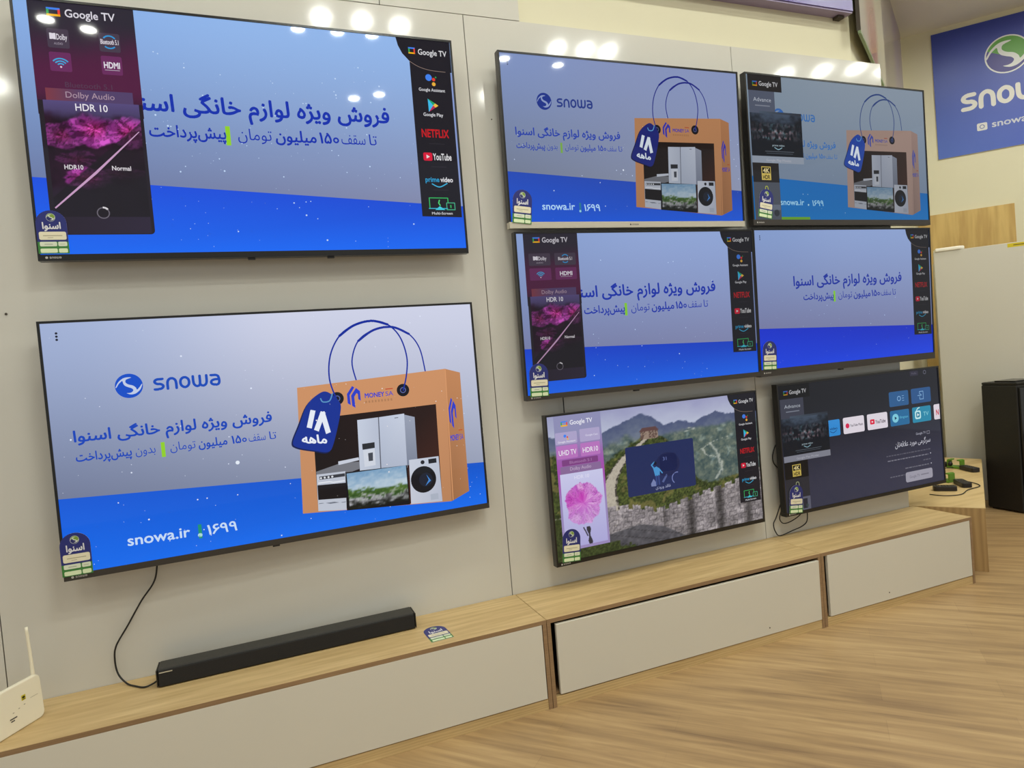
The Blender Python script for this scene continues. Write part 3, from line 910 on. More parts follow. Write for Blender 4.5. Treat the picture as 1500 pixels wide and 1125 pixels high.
def corner_dots(p, c=(30, 34, 48)):
    for y in (3.6, 4.75, 5.9):
        p.disc(4.6, y, .42, c, 10)
def demo_overlay(p, dark=True, dim=1.0):
    """store demo boxes in the left column"""
    g = lambda c: tuple(v * dim for v in c)
    p.rect(1.0, -.2, 28.5, 9.8, g((34, 33, 36) if not dark else (16, 16, 20)))
    p.rect(1.2, 9.8, 22.2, 35, g((84, 92, 112) if not dark else (66, 68, 84)))
    p.up()
    gtv_logo(p, 4.8, 4.0, 8.6, 7.0, .7, dim * .8)
    p.text('Google TV', 10.0, 25.4, 6.6, 4.0, g((206, 206, 210)), 0.012, 0, False)
    p.text('Advance', 4.8, 19.2, 16.4, 3.6, g((188, 194, 206)), 0.0, 0, False)
    p.rect(6, 18.6, 18, 19.3, g((130, 136, 152)))
    def fn(X, Y):
        u = (X - 1) / 43; v = (Y - 23.5) / 26
        n = fbm(X * .25, Y * .5, 4, 12)
        c = mixc((70, 84, 104), (20, 26, 36), sst(0, .5, v + (n - .5) * .4 + .5 * np.abs(u - .5)))
        row = np.exp(-((v - .43) / .06) ** 2) + np.exp(-((v - .58) / .05) ** 2) * .9 + np.exp(-((v - .28) / .05) ** 2) * .5
        cell = vnoise(X * .9, Y * .55 + 3, 7) > .45
        q = vnoise(X * .45, np.floor(v * 7) * 3.1, 31)
        sp = mixc((90, 150, 160), (190, 130, 140), q) * (.45 + .75 * vnoise(X * .8, Y * .7, 9))[..., None]
        k = (np.clip(row, 0, 1) * cell * np.exp(-((u - .5) / .42) ** 2))[..., None]
        return (c * (1 - k) + sp * k) * dim
    p.raster(1.2, 23.6, 43.9, 50.2, 86, 52, fn)
    p.raster(9, 22.3, 43.9, 23.6, 20, 2, lambda X, Y: mixc((76, 90, 108), (44, 50, 62), (X - 9) / 35) * dim)
    p.rect(1.2, 50.2, 44.0, 54.5, g((140, 142, 156) if dark else (150, 160, 176)))
    p.rect(1.0, 54.5, 22.4, 66.6, g((18, 17, 18) if dark else (34, 32, 34)))
    p.rect(1.0, 66.6, 22.4, 91, g((46, 46, 54) if dark else (78, 84, 96)))
    p.up()
    p.text('Google Play Movies', 12.6, 33.0, 53.4, 2.2, g((186, 188, 200)), 0, 0, False)
    p.curve([(20, 44.6), (23, 45.8), (26, 44.6)], .5, g((150, 190, 205)))
    p.text('prime video', 18.2, 28.2, 43.8, 1.7, g((176, 196, 206)), 0.01, 0, False)
    p.rect(12, 47.0, 36, 47.25, g((110, 120, 132))); p.rect(13, 48.2, 35, 48.45, g((90, 100, 112)))
    p.rect(8.0, 56.8, 15.6, 65.2, g((222, 196, 96)))
    p.up()
    p.rect(8.5, 57.3, 15.1, 61.0, g((20, 18, 16)))
    p.text('HDR', 8.9, 14.8, 64.6, 3.7, g((30, 26, 18)), 0.03, 0, False)
    p.up()
    p.text('4K', 9.2, 14.5, 60.6, 3.9, g((232, 214, 150)), 0.03, 0, False)
    if dark:
        p.rect(12, 80.6, 22.4, 90.4, g((98, 100, 118))); p.up(); p.rect(15.6, 82, 19.6, 89, g((40, 42, 54))); p.disc(19.2, 87.2, 1.3, g((70, 84, 84)), 10)
    else:
        p.rect(4.6, 80.6, 22, 84.0, g((104, 112, 128))); p.disc(18.6, 85.8, 2.2, g((48, 52, 60)), 12)
    p.up()

# ---- pictures of each television
def pic_large_left_low(p):
    ad_background(p, (168, 184, 222), (214, 218, 240), (118, 128, 158), (158, 166, 190), (12, 92, 222), (16, 112, 246))
    flakes(p, 5, 110, 1, 1, 159, 89, (228, 236, 255))
    p.disc(59.2, 57.6, .75, (236, 244, 255), 12)
    corner_dots(p)
    swirl(p, 25.3, 24.3, 4.5, 0, (14, 80, 205), (200, 212, 238))
    snowa(p, 33.0, 56.2, 26.9, 4.7, (18, 76, 190))
    ad_words_small(p, (16, 70, 190))
    p.text('snowa.ir', 19.6, 40.4, 83.2, 5.6, (206, 228, 255), 0.018, 0.012, False)
    p.rect(43.2, 79.4, 44.4, 84.8, (30, 150, 120)); p.disc(43.7, 83.5, .8, (190, 235, 235), 10)
    p.text('۱۶۹۹', 46.3, 56.8, 83.9, 5.4, (206, 228, 255), 0.018)
    p.up()
    bag(p)
    p.up(); flakes(p, 8, 40, 82, 30, 152, 86, (245, 240, 240), .22)
def pic_mid_top(p):
    ad_background(p, (132, 152, 200), (138, 152, 194), (118, 128, 152), (142, 150, 178), (32, 74, 186), (22, 86, 214))
    flakes(p, 15, 70, 1, 40, 159, 89, (190, 206, 240))
    p.disc(74, 60.5, .5, (230, 240, 255), 10)
    corner_dots(p, (54, 70, 110))
    swirl(p, 25.3, 24.3, 4.6, 0, (28, 52, 140), (140, 156, 200))
    snowa(p, 33.0, 56.2, 26.9, 4.8, (36, 58, 136))
    ad_words_small(p, (38, 66, 172), (120, 170, 70))
    p.text('snowa.ir', 19.6, 40.4, 83.2, 5.6, (176, 214, 250), 0.018, 0.006, False)
    p.rect(43.2, 79.4, 44.4, 84.8, (40, 120, 150)); p.disc(43.7, 84.0, .7, (160, 220, 240), 10)
    p.text('۱۶۹۹', 46.3, 56.8, 83.9, 5.4, (176, 214, 250), 0.018)
    p.up()
    bag(p, (176, 124, 84), (166, 114, 76), (48, 48, 160), (20, 30, 110), (26, 36, 128), 0.82, (34, 18, 16))
def pic_right_top(p):
    ad_background(p, (128, 144, 160), (134, 148, 164), (112, 128, 150), (108, 124, 146), (16, 102, 176), (16, 106, 176))
    flakes(p, 25, 26, 30, 40, 159, 89, (170, 200, 220))
    swirl(p, 25.3, 24.3, 4.6, 0, (46, 98, 170), (128, 144, 164))
    snowa(p, 33.0, 56.2, 26.9, 4.8, (56, 108, 172))
    ad_words_small(p, (54, 108, 176), (110, 160, 90))
    p.text('snowa.ir', 22.4, 42.6, 80.6, 5.4, (150, 200, 226), 0.014, 0, False)
    p.disc(46.2, 80.4, .6, (170, 210, 225), 10)
    p.text('۱۶۹۹', 49.6, 59.4, 81.0, 5.2, (150, 200, 226), 0.014)
    p.rect(22, 88.2, 47, 89.9, (96, 150, 40))
    p.up()
    bag(p, (152, 128, 118), (144, 120, 112), (58, 70, 150), (26, 62, 150), (44, 66, 120), 0.72, (60, 36, 28))
    demo_overlay(p, False, 0.92)
    p.curve([(10.2, 72), (10.6, 69.4), (12.2, 69.4), (12.6, 72)], .5, (170, 176, 60))
def pic_large_left_top(p):
    ad_background(p, (142, 182, 240), (152, 190, 244), (112, 128, 172), (138, 144, 178), (24, 82, 232), (20, 108, 252), 62.4, 71.5)
    flakes(p, 35, 130, 36, 14, 140, 89, (200, 224, 255))
    ad_words_large(p, (14, 50, 178))
    p.up()
    feature_panel(p, 1.0, False)
    side_bar(p, 1.0)
def pic_mid_mid(p):
    ad_background(p, (140, 164, 214), (148, 170, 220), (122, 130, 172), (130, 136, 176), (20, 66, 206), (24, 98, 232), 63.9, 69.6)
    flakes(p, 45, 60, 36, 14, 140, 89, (190, 214, 250))
    ad_words_large(p, (18, 48, 168), (130, 200, 50))
    p.up()
    feature_panel(p, 0.86, True)
    side_bar(p, 0.78)
def pic_right_mid(p):
    ad_background(p, (136, 160, 210), (144, 166, 214), (120, 126, 168), (126, 132, 172), (18, 48, 204), (20, 66, 228), 63.3, 69.6)
    flakes(p, 55, 40, 4, 34, 138, 89, (180, 204, 246), .3)
    corner_dots(p, (50, 60, 86))
    ad_words_large(p, (26, 50, 160), (130, 200, 50))
    p.up()
    side_bar(p, 0.72, False)
def interp(xs, ys, X):
    return np.interp(X, xs, ys)
def pic_mid_low(p):
    def fn(X, Y):
        n1 = fbm(X * .09, Y * .13, 5, 1); n2 = fbm(X * .35, Y * .45, 5, 2); n3 = fbm(X * 1.1, Y * 1.3, 4, 6)
        col = mixc((158, 160, 196), (186, 192, 214), Y / 14 + (n1 - .5) * .6)
        ridge = interp([0, 20, 36, 48, 58, 66, 73, 84, 95, 106, 116, 125, 133, 142, 160], [12, 15, 14, 11, 7, 4.6, 7, 14.5, 12.6, 15.6, 12, 9.6, 12, 12.6, 9], X) + (n2 - .5) * 2.5
        far = mixc((78, 88, 122), (112, 122, 140), (Y - ridge) / 16 + (n2 - .5) * .9)
        m = sst(-.3, .4, Y - ridge); col = col * (1 - m[..., None]) + far * m[..., None]
        # hazy green valley
        vl = 19 + (n1 - .5) * 10 - .03 * (X - 100)
        val = mixc((62, 82, 84), (116, 126, 112), n2 * 1.6 - .3 + (n3 - .5) * .7)
        val = val + (np.clip(fbm(X * .16 + n1 * 2, Y * .22, 4, 40) - .58, 0, 1) * 2.2)[..., None] * np.array((90, 92, 90))
        m = sst(-2, 3, Y - vl); col = col * (1 - m[..., None]) + val * m[..., None]
        # pale river / terraces
        for (ys, xs, w) in (([30, 36, 42, 50, 56], [118, 124, 126, 128, 122], 1.1), ([28, 30, 34, 38, 41], [134, 122, 112, 114, 124], .8), ([18, 19.5, 21], [100, 108, 96], 1.5)):
            xc = np.interp(Y, ys, xs) + (n2 - .5) * 5
            inside = (Y > ys[0]) & (Y < ys[-1])
            k = np.exp(-((X - xc) / w) ** 2) * inside * .8
            col = col * (1 - k[..., None]) + np.array((190, 194, 184)) * k[..., None]
        # left ridge with trees
        hl = interp([0, 30, 37, 46, 56, 65, 80, 92, 100, 108, 118, 130, 142, 160], [24, 33, 34, 29, 24, 20, 21, 30, 44, 54, 58, 56, 55, 53], X) + (n2 - .5) * 4
        tr = mixc((30, 40, 22), (104, 116, 56), n3 * 1.4 - .25 + (n2 - .5) * .8)
        br = sst(.52, .66, fbm(X * .2, Y * .25, 3, 77)); tr = tr * (1 - .6 * br[..., None]) + np.array((128, 116, 70)) * .6 * br[..., None]
        m = sst(-.6, 1.2, Y - hl); col = col * (1 - m[..., None]) + tr * m[..., None]
        # winding wall on the left ridge
        xw = np.interp(Y, [21, 26, 32, 38, 45, 52, 60, 70], [70, 62, 52, 46, 41, 39.5, 40, 42])
        ww = np.interp(Y, [21, 30, 45, 66], [2.0, 3.4, 5.0, 5.2])
        d = (X - xw) / ww
        inside = (Y > 21) & (Y < 68)
        k = ((np.abs(d) < 1) & inside).astype(float)
        wc = mixc((88, 82, 76), (188, 180, 164), .35 + .6 * (n3 - .3) + .5 * (np.abs(d) < .75))
        edge = (np.abs(np.abs(d) - .85) < .15) * (vnoise(X * .1, Y * 1.3, 3) > .45)
        wc = wc * (1 - .5 * edge[..., None])
        col = col * (1 - k[..., None]) + wc * k[..., None]
        # gate tower
        t = ((X > 65.2) & (X < 78.6) & (Y > 17.2) & (Y < 22)).astype(float)
        tc = mixc((150, 130, 116), (100, 78, 70), (n3 > .52).astype(float)); col = col * (1 - t[..., None]) + tc * t[..., None]
        t = ((np.abs(X - 71.8) < 5.4 + (Y - 14.6) * .9) & (Y > 14.4) & (Y < 17.2)).astype(float)
        col = col * (1 - t[..., None]) + np.array((96, 66, 64)) * t[..., None]
        # foreground battlements
        top = interp([0, 36, 50, 62, 74, 90, 110, 125, 140, 160], [66, 64.5, 65, 67, 71.0, 68.6, 65, 63.4, 61, 56], X)
        tooth = (np.mod(X, 9.2) < 6.2) * interp([36, 60, 100, 160], [5.5, 5.0, 4.5, 5], X) * (X < 160)
        tp = top - tooth * .55
        by = np.mod(Y + .07 * X, 3.2) < .42
        bx = np.mod(X + 3.1 * np.floor((Y + .07 * X) / 3.2), 6.4) < .5
        st = mixc((98, 93, 98), (178, 170, 170), n3 * 1.3 - .15 + (n2 - .5) * .6)
        st = st * (1 - .24 * (by | bx)[..., None]) * (.78 + .5 * fbm(X * .12, Y * .2, 3, 44))[..., None]
        sh = np.exp(-((np.mod(X, 24) - 4) / 3.4) ** 2) * (X > 78); st = st * (1 - .5 * sh[..., None])
        cap = ((Y - tp) < 1.0); st = np.where(cap[..., None], st * 1.12, st)
        m = (Y > tp).astype(float); col = col * (1 - m[..., None]) + st * m[..., None]
        # paved walk at the foot
        wk = interp([0, 38, 60, 78, 95, 130, 160], [78, 78.5, 76, 80.5, 90, 96, 99], X)
        wlk = mixc((62, 62, 68), (104, 102, 108), n2 * 1.2 - .1)
        wlk = wlk * (1 - .25 * (np.abs(np.mod(Y - .25 * X, 5)) < .5)[..., None])
        m = sst(0, .8, Y - wk); col = col * (1 - m[..., None]) + wlk * m[..., None]
        bsh = sst(0, 1.5, Y - interp([0, 20, 40, 55, 62], [60, 74, 84, 88, 93], X) + (n2 - .5) * 8) * (X < 62)
        col = col * (1 - bsh[..., None]) + mixc((26, 34, 16), (84, 96, 50), n3 * 1.2 - .1) * bsh[..., None]
        return col
    p.raster(0, 0, 160, 90, 250, 141, fn)
    p.up()
    def pan(X, Y):
        v = Y / 84; u = (X - 4) / 33
        c = mixc((146, 146, 186), (168, 82, 176), sst(.12, .42, v))
        return mixc(0, 0, v) + (c * (1 - sst(.45, .7, v))[..., None] + np.array((156, 140, 190)) * sst(.45, .7, v)[..., None])
    p.raster(4.5, 0, 37.0, 84.0, 8, 30, pan)
    p.up()
    gtv_logo(p, 9.2, 3.6, 13.7, 6.8, .8)
    p.text('Google TV', 15.4, 31.0, 6.2, 4.0, (240, 240, 250), 0.015, 0, False)
    for (a, b, y0, y1) in ((4.8, 19.6, 10.4, 17.8), (21.5, 35.6, 9.8, 17.8), (5.1, 19.3, 18.6, 26.8), (21.4, 35.0, 18.7, 26.8)):
        p.rrect(a, y0, b, y1, .7, (176, 166, 206) if y0 < 12 else (188, 118, 194))
    p.rrect(8, 27.6, 33, 31.4, .6, (128, 66, 132)); p.rrect(6.6, 31.6, 34.8, 37, .6, (140, 108, 156))
    p.up()
    p.disc(11.4, 12.8, 1.0, (66, 133, 244), 10); p.disc(13.0, 13.6, .6, (226, 80, 60), 8); p.disc(13.2, 14.8, .6, (240, 190, 60), 8)
    p.text('Google Assistant', 6.4, 18.4, 16.8, 1.6, (236, 232, 244), 0.01, 0, False)
    p.text('Google Cast', 25.4, 34.2, 14.6, 1.7, (222, 218, 240), 0.01, 0, False)
    p.text('UHD TV', 6.4, 18.4, 24.6, 4.4, (240, 236, 246), 0.012, 0, False)
    p.text('HDR10', 22.8, 33.6, 24.6, 4.4, (240, 236, 246), 0.012, 0, False)
    p.text('Bluetooth 5.1', 13.2, 28.4, 30.4, 2.6, (176, 130, 180), 0, 0, False)
    p.text('Dolby Audio', 13.2, 27.8, 34.6, 3.0, (198, 176, 206), 0, 0, False)
    def flower(X, Y):
        x = X - 20.6; y = (Y - 56.0)
        th = np.arctan2(y, x); r = np.hypot(x / 14.8, y / 15.5)
        n = fbm(X * .45, Y * .45, 5, 91); n2 = fbm(th * 5.5 + n * 1.5, r * 3.0, 4, 71)
        edge = .86 + .20 * (fbm(th * 4.0 + 20, r * 0 + 1.3, 3, 55) - .5) * 2 * .8
        # the upper left of the bloom is open, the lower petals hang lower
        bgc = mixc((206, 206, 240), (176, 172, 222), (Y - 36) / 46)
        petal = mixc((190, 90, 196), (238, 196, 238), n2 * 1.5 - .3 + .12 * (r - .5))
        deep = np.exp(-((x + 1) / 3.6) ** 2 - ((y + 4.2) / 4.8) ** 2) + .75 * np.exp(-((x + 9.2) / 4.2) ** 2 - ((y + 3.5) / 6.0) ** 2)
        petal = petal * (1 - .75 * np.clip(deep, 0, 1)[..., None]) + np.array((196, 46, 176)) * (.75 * np.clip(deep, 0, 1))[..., None]
        line = np.exp(-((np.mod(th * 5.5 + n * 4, 1) - .5) / .09) ** 2) * sst(.15, .6, r)
        petal = petal * (1 - .28 * line[..., None])
        low = sst(-2, 10, y); petal = petal * (1 - .3 * low[..., None]) + np.array((186, 150, 212)) * .3 * low[..., None]
        m = 1 - sst(-.02, .02, r - edge)
        col = bgc * (1 - m[..., None]) + petal * m[..., None]
        stem = ((np.abs(X - (22.6 + .10 * (Y - 72))) < 1.0 + .5 * np.sin(Y * .8)) & (Y > 71) & (Y < 82.4)).astype(float)
        leaf = ((np.abs(X - (19.6 + .45 * (Y - 72))) < .45) & (Y > 71) & (Y < 77)).astype(float)
        s_ = np.clip(stem + leaf, 0, 1) * (1 - m)
        return col * (1 - s_[..., None]) + np.array((54, 52, 62)) * s_[..., None]
    p.raster(6.0, 36.3, 35.6, 82.2, 100, 130, flower)
    p.up()
    p.text('HDR 10', 15.6, 25.8, 40.4, 3.2, (232, 230, 250), 0.0, 0, False)
    # message box with a person drawn in front of dark machinery
    p.rrect(52.8, 25.6, 105.3, 57.8, 1.2, (34, 46, 92))
    p.up()
    p.disc(84, 40.5, 9.5, (30, 38, 80), 24, 8); p.rrect(78, 33.4, 91.5, 45, 3, (28, 34, 74))
    p.ring(90.5, 50.4, 3.4, 4.0, (120, 132, 190), 16, PI * .7, PI * 1.6)
    p.poly([(70.2, 51.6), (72.4, 48.6), (74.6, 51.8), (74.0, 53.6), (70.4, 53.4)], (120, 132, 180)); p.poly([(78.6, 51.4), (82.6, 46.6), (83.2, 48), (80, 52.2)], (84, 98, 150))
    p.up()
    p.poly([(72.6, 41.6), (75.4, 40.8), (77.8, 43.0), (77.2, 47.0), (73.8, 47.0)], (74, 150, 210)); p.line([(73.2, 41.8), (71.6, 39.4), (73.8, 37.8)], .9, (74, 150, 210)); p.line([(76.8, 42.2), (79.4, 45.6)], .8, (74, 150, 210))
    p.line([(74.6, 47), (74.6, 52.6)], 1.3, (52, 70, 130)); p.line([(76.4, 47), (76.6, 52.6)], 1.3, (52, 70, 130)); p.disc(74.4, 38.6, 1.2, (20, 22, 44), 12)
    p.text('31', 80.6, 83.4, 37.6, 3.2, (110, 124, 186), 0.0, 0, False)
    p.text('فاقد ورودی', 73.6, 85.0, 55.6, 2.9, (172, 180, 214), 0.0)
    side_bar(p, 0.92, False)
def pic_right_low(p):
    def fn(X, Y):
        c = mixc((26, 27, 34), (52, 54, 74), sst(10, 80, Y) * .9 + .15 * (X / 160))
        return c
    p.raster(0, 0, 160, 90, 20, 14, fn)
    p.up()
    tiles = [(44.2, 55.0, 29.2, 41, (48, 140, 214)), (58.1, 78.9, 29.0, 41, (226, 218, 228)), (82.0, 102.8, 29.1, 41, (226, 218, 228)), (105.7, 126.0, 29.2, 41, (34, 106, 156)), (129.4, 149.8, 29.0, 41, (36, 138, 172)), (153.2, 159.7, 29, 41, (226, 216, 226)),
             (105.8, 126.4, 14.7, 26.1, (42, 92, 144)), (129.4, 150.8, 14.4, 26.1, (42, 86, 140))]
    for (a, b, y0, y1, c) in tiles:
        p.rrect(a, y0, b, y1, 1.2, c, (1, 1, 1, 1) if 45 < a < 150 else ((0, 1, 1, 0) if a < 50 else (1, 0, 0, 1)))
    p.up()
    p.text('video', 45.0, 52.4, 36.4, 2.6, (18, 60, 110), 0.015, 0, False); p.curve([(45.2, 37.4), (48.2, 38.6), (51.4, 37.2)], .4, (18, 50, 100))
    p.disc(62.2, 35.2, 1.9, (214, 40, 84), 14); p.text('YouTube Music', 64.8, 77.6, 36.2, 2.6, (90, 84, 96), 0.02, 0, False)
    p.rrect(84.8, 33.2, 89.4, 37.0, .8, (222, 24, 62)); p.text('YouTube', 90.2, 100.6, 36.8, 3.8, (84, 70, 84), 0.025, 0, False)
    p.disc(111.2, 35.1, 3.4, (128, 206, 226), 18); p.text('filmgram', 115.6, 124.6, 35.8, 2.6, (90, 180, 214), 0.01, 0, False)
    p.rrect(132.2, 31.9, 138.6, 38.4, 1.5, (196, 238, 240)); p.line([(134, 31.8), (135.4, 30.2), (137.4, 29.6)], .8, (196, 238, 240)); p.text('TV', 141.4, 147.2, 36.6, 4.6, (140, 214, 226), 0.0, 0, False)
    p.text('N', 155.6, 158.6, 37.6, 6.2, (206, 30, 60), 0.03, 0, False)
    p.ring(116.2, 20.4, 1.4, 2.0, (130, 176, 220), 14); p.line([(119.6, 18.6), (121.4, 18.6)], .4, (130, 176, 220)); p.line([(119.6, 20.4), (121.4, 20.4)], .4, (130, 176, 220)); p.line([(119.6, 22.2), (121.4, 22.2)], .4, (130, 176, 220))
    p.line([(138.6, 19.2), (138.6, 17.2), (142.6, 17.2), (142.6, 23.2), (138.6, 23.2), (138.6, 21.2)], .5, (130, 176, 220)); p.line([(136.6, 20.2), (140.6, 20.2), (139.4, 19.0)], .5, (130, 176, 220))
    p.up()
    p.poly([(110.4, 33.8), (112.8, 35.1), (110.4, 36.4)], (16, 60, 90)); p.rrect(133.4, 33.0, 137.4, 37.2, .9, (40, 132, 160)); p.poly([(86.4, 34.3), (88.2, 35.1), (86.4, 35.9)], (240, 230, 236))
    p.up(); p.poly([(134.6, 33.8), (136.8, 35.1), (134.6, 36.4)], (230, 244, 246))
    p.text('Google TV', 131.8, 142.6, 50.6, 2.6, (160, 160, 176), 0.01, 0, False); p.line([(143.8, 48.9), (146.8, 48.9), (146.8, 51.0), (143.8, 51.0), (143.8, 48.9)], .3, (150, 150, 166))
    p.text('سرگرمی مورد علاقه\u200cتان', 108.8, 147.0, 57.6, 5.6, (206, 206, 218), 0.0)
    r = wrand(3)
    for (x0, x1, y, c) in ((99, 147, 63.4, 92), (100, 144, 67.2, 120), (138, 146, 71.2, 96), (118, 144, 75.0, 112), (101.5, 116.5, 79.8, 104)):
        x = x0
        while x < x1:
            w = r.uniform(1.0, 3.4); p.rect(x, y - .55, min(x + w, x1), y + .25, (c, c, c + 14)); x += w + .7
    for y in (66.6, 74.6):
        p.disc(146.4, y, .5, (190, 190, 206), 8)
    p.rrect(117.8, 78.2, 147.2, 86.0, 1.6, (158, 156, 170))
    p.up()
    p.text('Google TV', 122, 133, 83.2, 3.0, (110, 108, 122), 0.0, 0, False); r = wrand(4)
    p.rect(134.4, 81.6, 143, 82.5, (124, 122, 136))
    p.rrect(129.4, .6, 138.4, 4.4, .8, (48, 46, 62)); p.ring(145.6, 2.5, 1.2, 1.6, (110, 110, 128), 14)
    p.up()
    p.text('Profile', 131.4, 136.6, 3.2, 2.0, (100, 98, 116), 0, 0, False)
    demo_overlay(p, True, 0.9)
    p.curve([(10.2, 72), (10.6, 69.6), (12.6, 69.6), (13.0, 72)], .5, (150, 156, 120))

# ------------------------------------------------------------------ televisions
TVS = [  # x, z(bottom), width, height, tilt, yaw, picture, bottom bezel, label
    (-0.3475, 2.0512, 1.6748, 0.9661, 0.0128, 0.0031, pic_large_left_top, .024, 'bezel', 'large television at upper left showing blue sale text between two dark app panels'),
    (-0.3586, 0.8569, 1.6969, 0.9694, 0.0016, 0.0256, pic_large_left_low, .024, 'bezel_b', 'large television at lower left showing a bright blue advert with paper bag of appliances'),
    (1.3988, 2.1657, 1.3810, 0.8267, 0.0339, -0.0131, pic_mid_top, .030, 'silver', 'silver-edged television at top of the middle column showing the paper bag advert'),
    (2.8600, 2.1727, 1.4091, 0.8363, 0.0153, 0.0044, pic_right_top, .032, 'bezel_b', 'dim greyish television at top of the right column, bag advert partly covered by demo boxes'),
    (1.4197, 1.3373, 1.4002, 0.8077, 0.0249, -0.0145, pic_mid_mid, .026, 'bezel_b', 'television in the centre of the middle column showing sale text and a magenta flower panel'),
    (1.4472, 0.5206, 1.3072, 0.7402, 0.0055, 0.0244, pic_mid_low, .020, 'bezel', 'television at bottom of the middle column showing a stone wall on green mountains'),
    (2.8273, 1.3307, 1.3985, 0.8198, 0.0268, 0.0019, pic_right_mid, .040, 'bezel_b', 'television in the middle of the right column showing only sale text over deep blue'),
    (2.8971, 0.5282, 1.3366, 0.7509, -0.0024, 0.0133, pic_right_low, .020, 'bezel', 'television at bottom of the right column showing a dark app menu'),
]
BORDER = 0.009
tv_objs = []
def frame_bm(w, h, bw, bb):
    bm = bmesh.new()
    y0, y1 = -0.0045, 0.034
    box(bm, -w / 2, w / 2, y0, y1, h - bw, h)
    box(bm, -w / 2, -w / 2 + bw, y0, y1, bb, h - bw)
    box(bm, w / 2 - bw, w / 2, y0, y1, bb, h - bw)
    return bm
for (x, z, w, h, tilt, yaw, fn, bb, bmat, label) in TVS:
    t = empty('television', (x, -0.09, z), (tilt, 0, yaw))
    tag(t, label, 'television', 'wall display of televisions')
    fr = new_obj('frame', frame_bm(w, h, BORDER, bb), M['bezel'], t)
    lo = new_obj('bottom_bezel', boxes((-w / 2, w / 2, -0.0045, 0.034, 0.0, bb - 0.0002)), M[bmat], t)
    if bmat != 'bezel':
        lo['label'] = 'silver bottom bezel' if bmat == 'silver' else 'dark grey bottom bezel'
    # little maker's mark on the lower bezel
    mk = Pic(0, bb * .5, 1, 1, -0.0047)
    mx0 = (-w / 2 + .028) if bmat != 'silver' else -0.03
    mc = (190, 188, 182) if bmat != 'silver' else (70, 66, 60)
    mk.disc(mx0, 0, .0045, mc, 12); snowa(mk, mx0 + .009, mx0 + .047, .0035, .007, mc)
    mk.build('maker_mark', M['print'], lo)
    if label.startswith(('large', 'television in')):
        for sx in (-.06 * w, .13 * w):
            bm = boxes((sx - .014, sx + .014, 0.004, 0.022, -0.008, 0.0))
            if sx < 0 or label.startswith('large television at upper'):
                new_obj('sensor', bm, M['black'], t)
    new_obj('back_cover', boxes((-w / 2 + .012, w / 2 - .012, 0.0345, 0.046, 0.02, h - .012), (-w * .36, w * .36, 0.046, 0.064, h * .08, h * .62)), M['black'], t, bevel=0.003)
    d = 0.0885 + tilt * h * .44
    new_obj('wall_bracket', boxes((-0.26, -0.22, 0.0645, d, h * .22, h * .58), (0.22, 0.26, 0.0645, d, h * .22, h * .58), (-0.26, 0.26, d - .012, d - .004, h * .36, h * .44)), M['metal'], t)
    ws = w - 2 * BORDER; hs = h - BORDER - bb
    p = Pic(-ws / 2, h - BORDER, ws / 160, hs / 90, 0.0)
    p.rect(-.3, -.3, 160.3, 90.3, (8, 8, 10)); p.up()
    fn(p)
    p.y0 = 0
    o = p.build('screen', M['screen'], t)
    tv_objs.append((t, w, h, bb, ws, hs))

# ------------------------------------------------------------------ price tags
def tag_print(w, h, y):
    """picture for an arched shelf tag, bottom-left origin at (-w/2, 0)"""
    p = Pic(-w / 2, h, w / 100, h / 160, y)
    navy = (40, 46, 120)
    q = [(0, 160), (0, 48)] + [(50 - 50 * math.cos(a), 48 - 48 * math.sin(a)) for a in np.linspace(.05, PI - .05, 18)] + [(100, 48), (100, 160)]
    p.poly(q, navy); p.up()
    p.rect(0, 116, 100, 160, (62, 130, 60)); p.up()
    swirl(p, 50, 26, 15, (130, 160, 60), (40, 46, 110), (214, 220, 214), (206, 214, 206)); p.up()
    p.text('اسنوا', 20, 80, 68, 34, (226, 226, 232), 0.035)
    cr = (232, 226, 198)
    p.rrect(7, 79, 95, 109, 6, cr)
    p.rrect(7, 116, 62, 133, 4, (220, 228, 204)); p.rrect(66, 116, 95, 133, 4, (220, 228, 204))
    p.rrect(7, 141, 62, 157, 4, (222, 236, 196)); p.rrect(66, 141, 95, 157, 4, (222, 236, 196)); p.up()
    p.rect(20, 92, 82, 95, (176, 168, 140)); p.rect(22, 124, 48, 126.5, (160, 166, 150)); p.rect(34, 100, 52, 102, (176, 168, 140)); p.rect(72, 124, 88, 126, (178, 186, 160))
    return p
TAGL = [  # television index, x in screen units, y bottom, tilt, label end
    (0, 4.4, 89.8, 0.0, 'stuck at lower left of the upper large television'),
    (1, 3.6, 90.6, 0.0, 'stuck at lower left of the lower large television'),
    (2, 6.2, 90.9, 0.10, 'stuck at lower left of the silver-edged television'),
    (3, 8.2, 89.0, 0.16, 'leaning on the dim top right television'),
    (4, 6.9, 91.0, 0.03, 'below the magenta flower panel on the centre television'),
    (5, 8.9, 90.6, 0.07, 'below the pink carnation on the stone wall television'),
    (6, 6.6, 90.3, 0.05, 'on the deep blue sale text television'),
    (7, 7.8, 90.9, 0.10, 'on the dark app menu television')]
TW, TH = 0.098, 0.160
def tag_body(w, h):
    bm = bmesh.new()
    q = [(-w / 2, 0), (w / 2, 0)] + [(w / 2 * math.cos(a), h * .7 + h * .3 * math.sin(a)) for a in np.linspace(0, PI, 19)]
    a = [bm.verts.new((x, 0.0, z)) for x, z in q]; b = [bm.verts.new((x, 0.0009, z)) for x, z in q]
    bm.faces.new(a); bm.faces.new(b[::-1])
    for i in range(len(q)):
        bm.faces.new((a[i], b[i], b[(i + 1) % len(q)], a[(i + 1) % len(q)]))
    return bm
def make_tag(name='price_tag'):
    card = new_obj(name, tag_body(TW, TH), M['door'])
    pr = tag_print(TW, TH, -0.00012).build('printed_face', M['print'], card)
    return card, pr
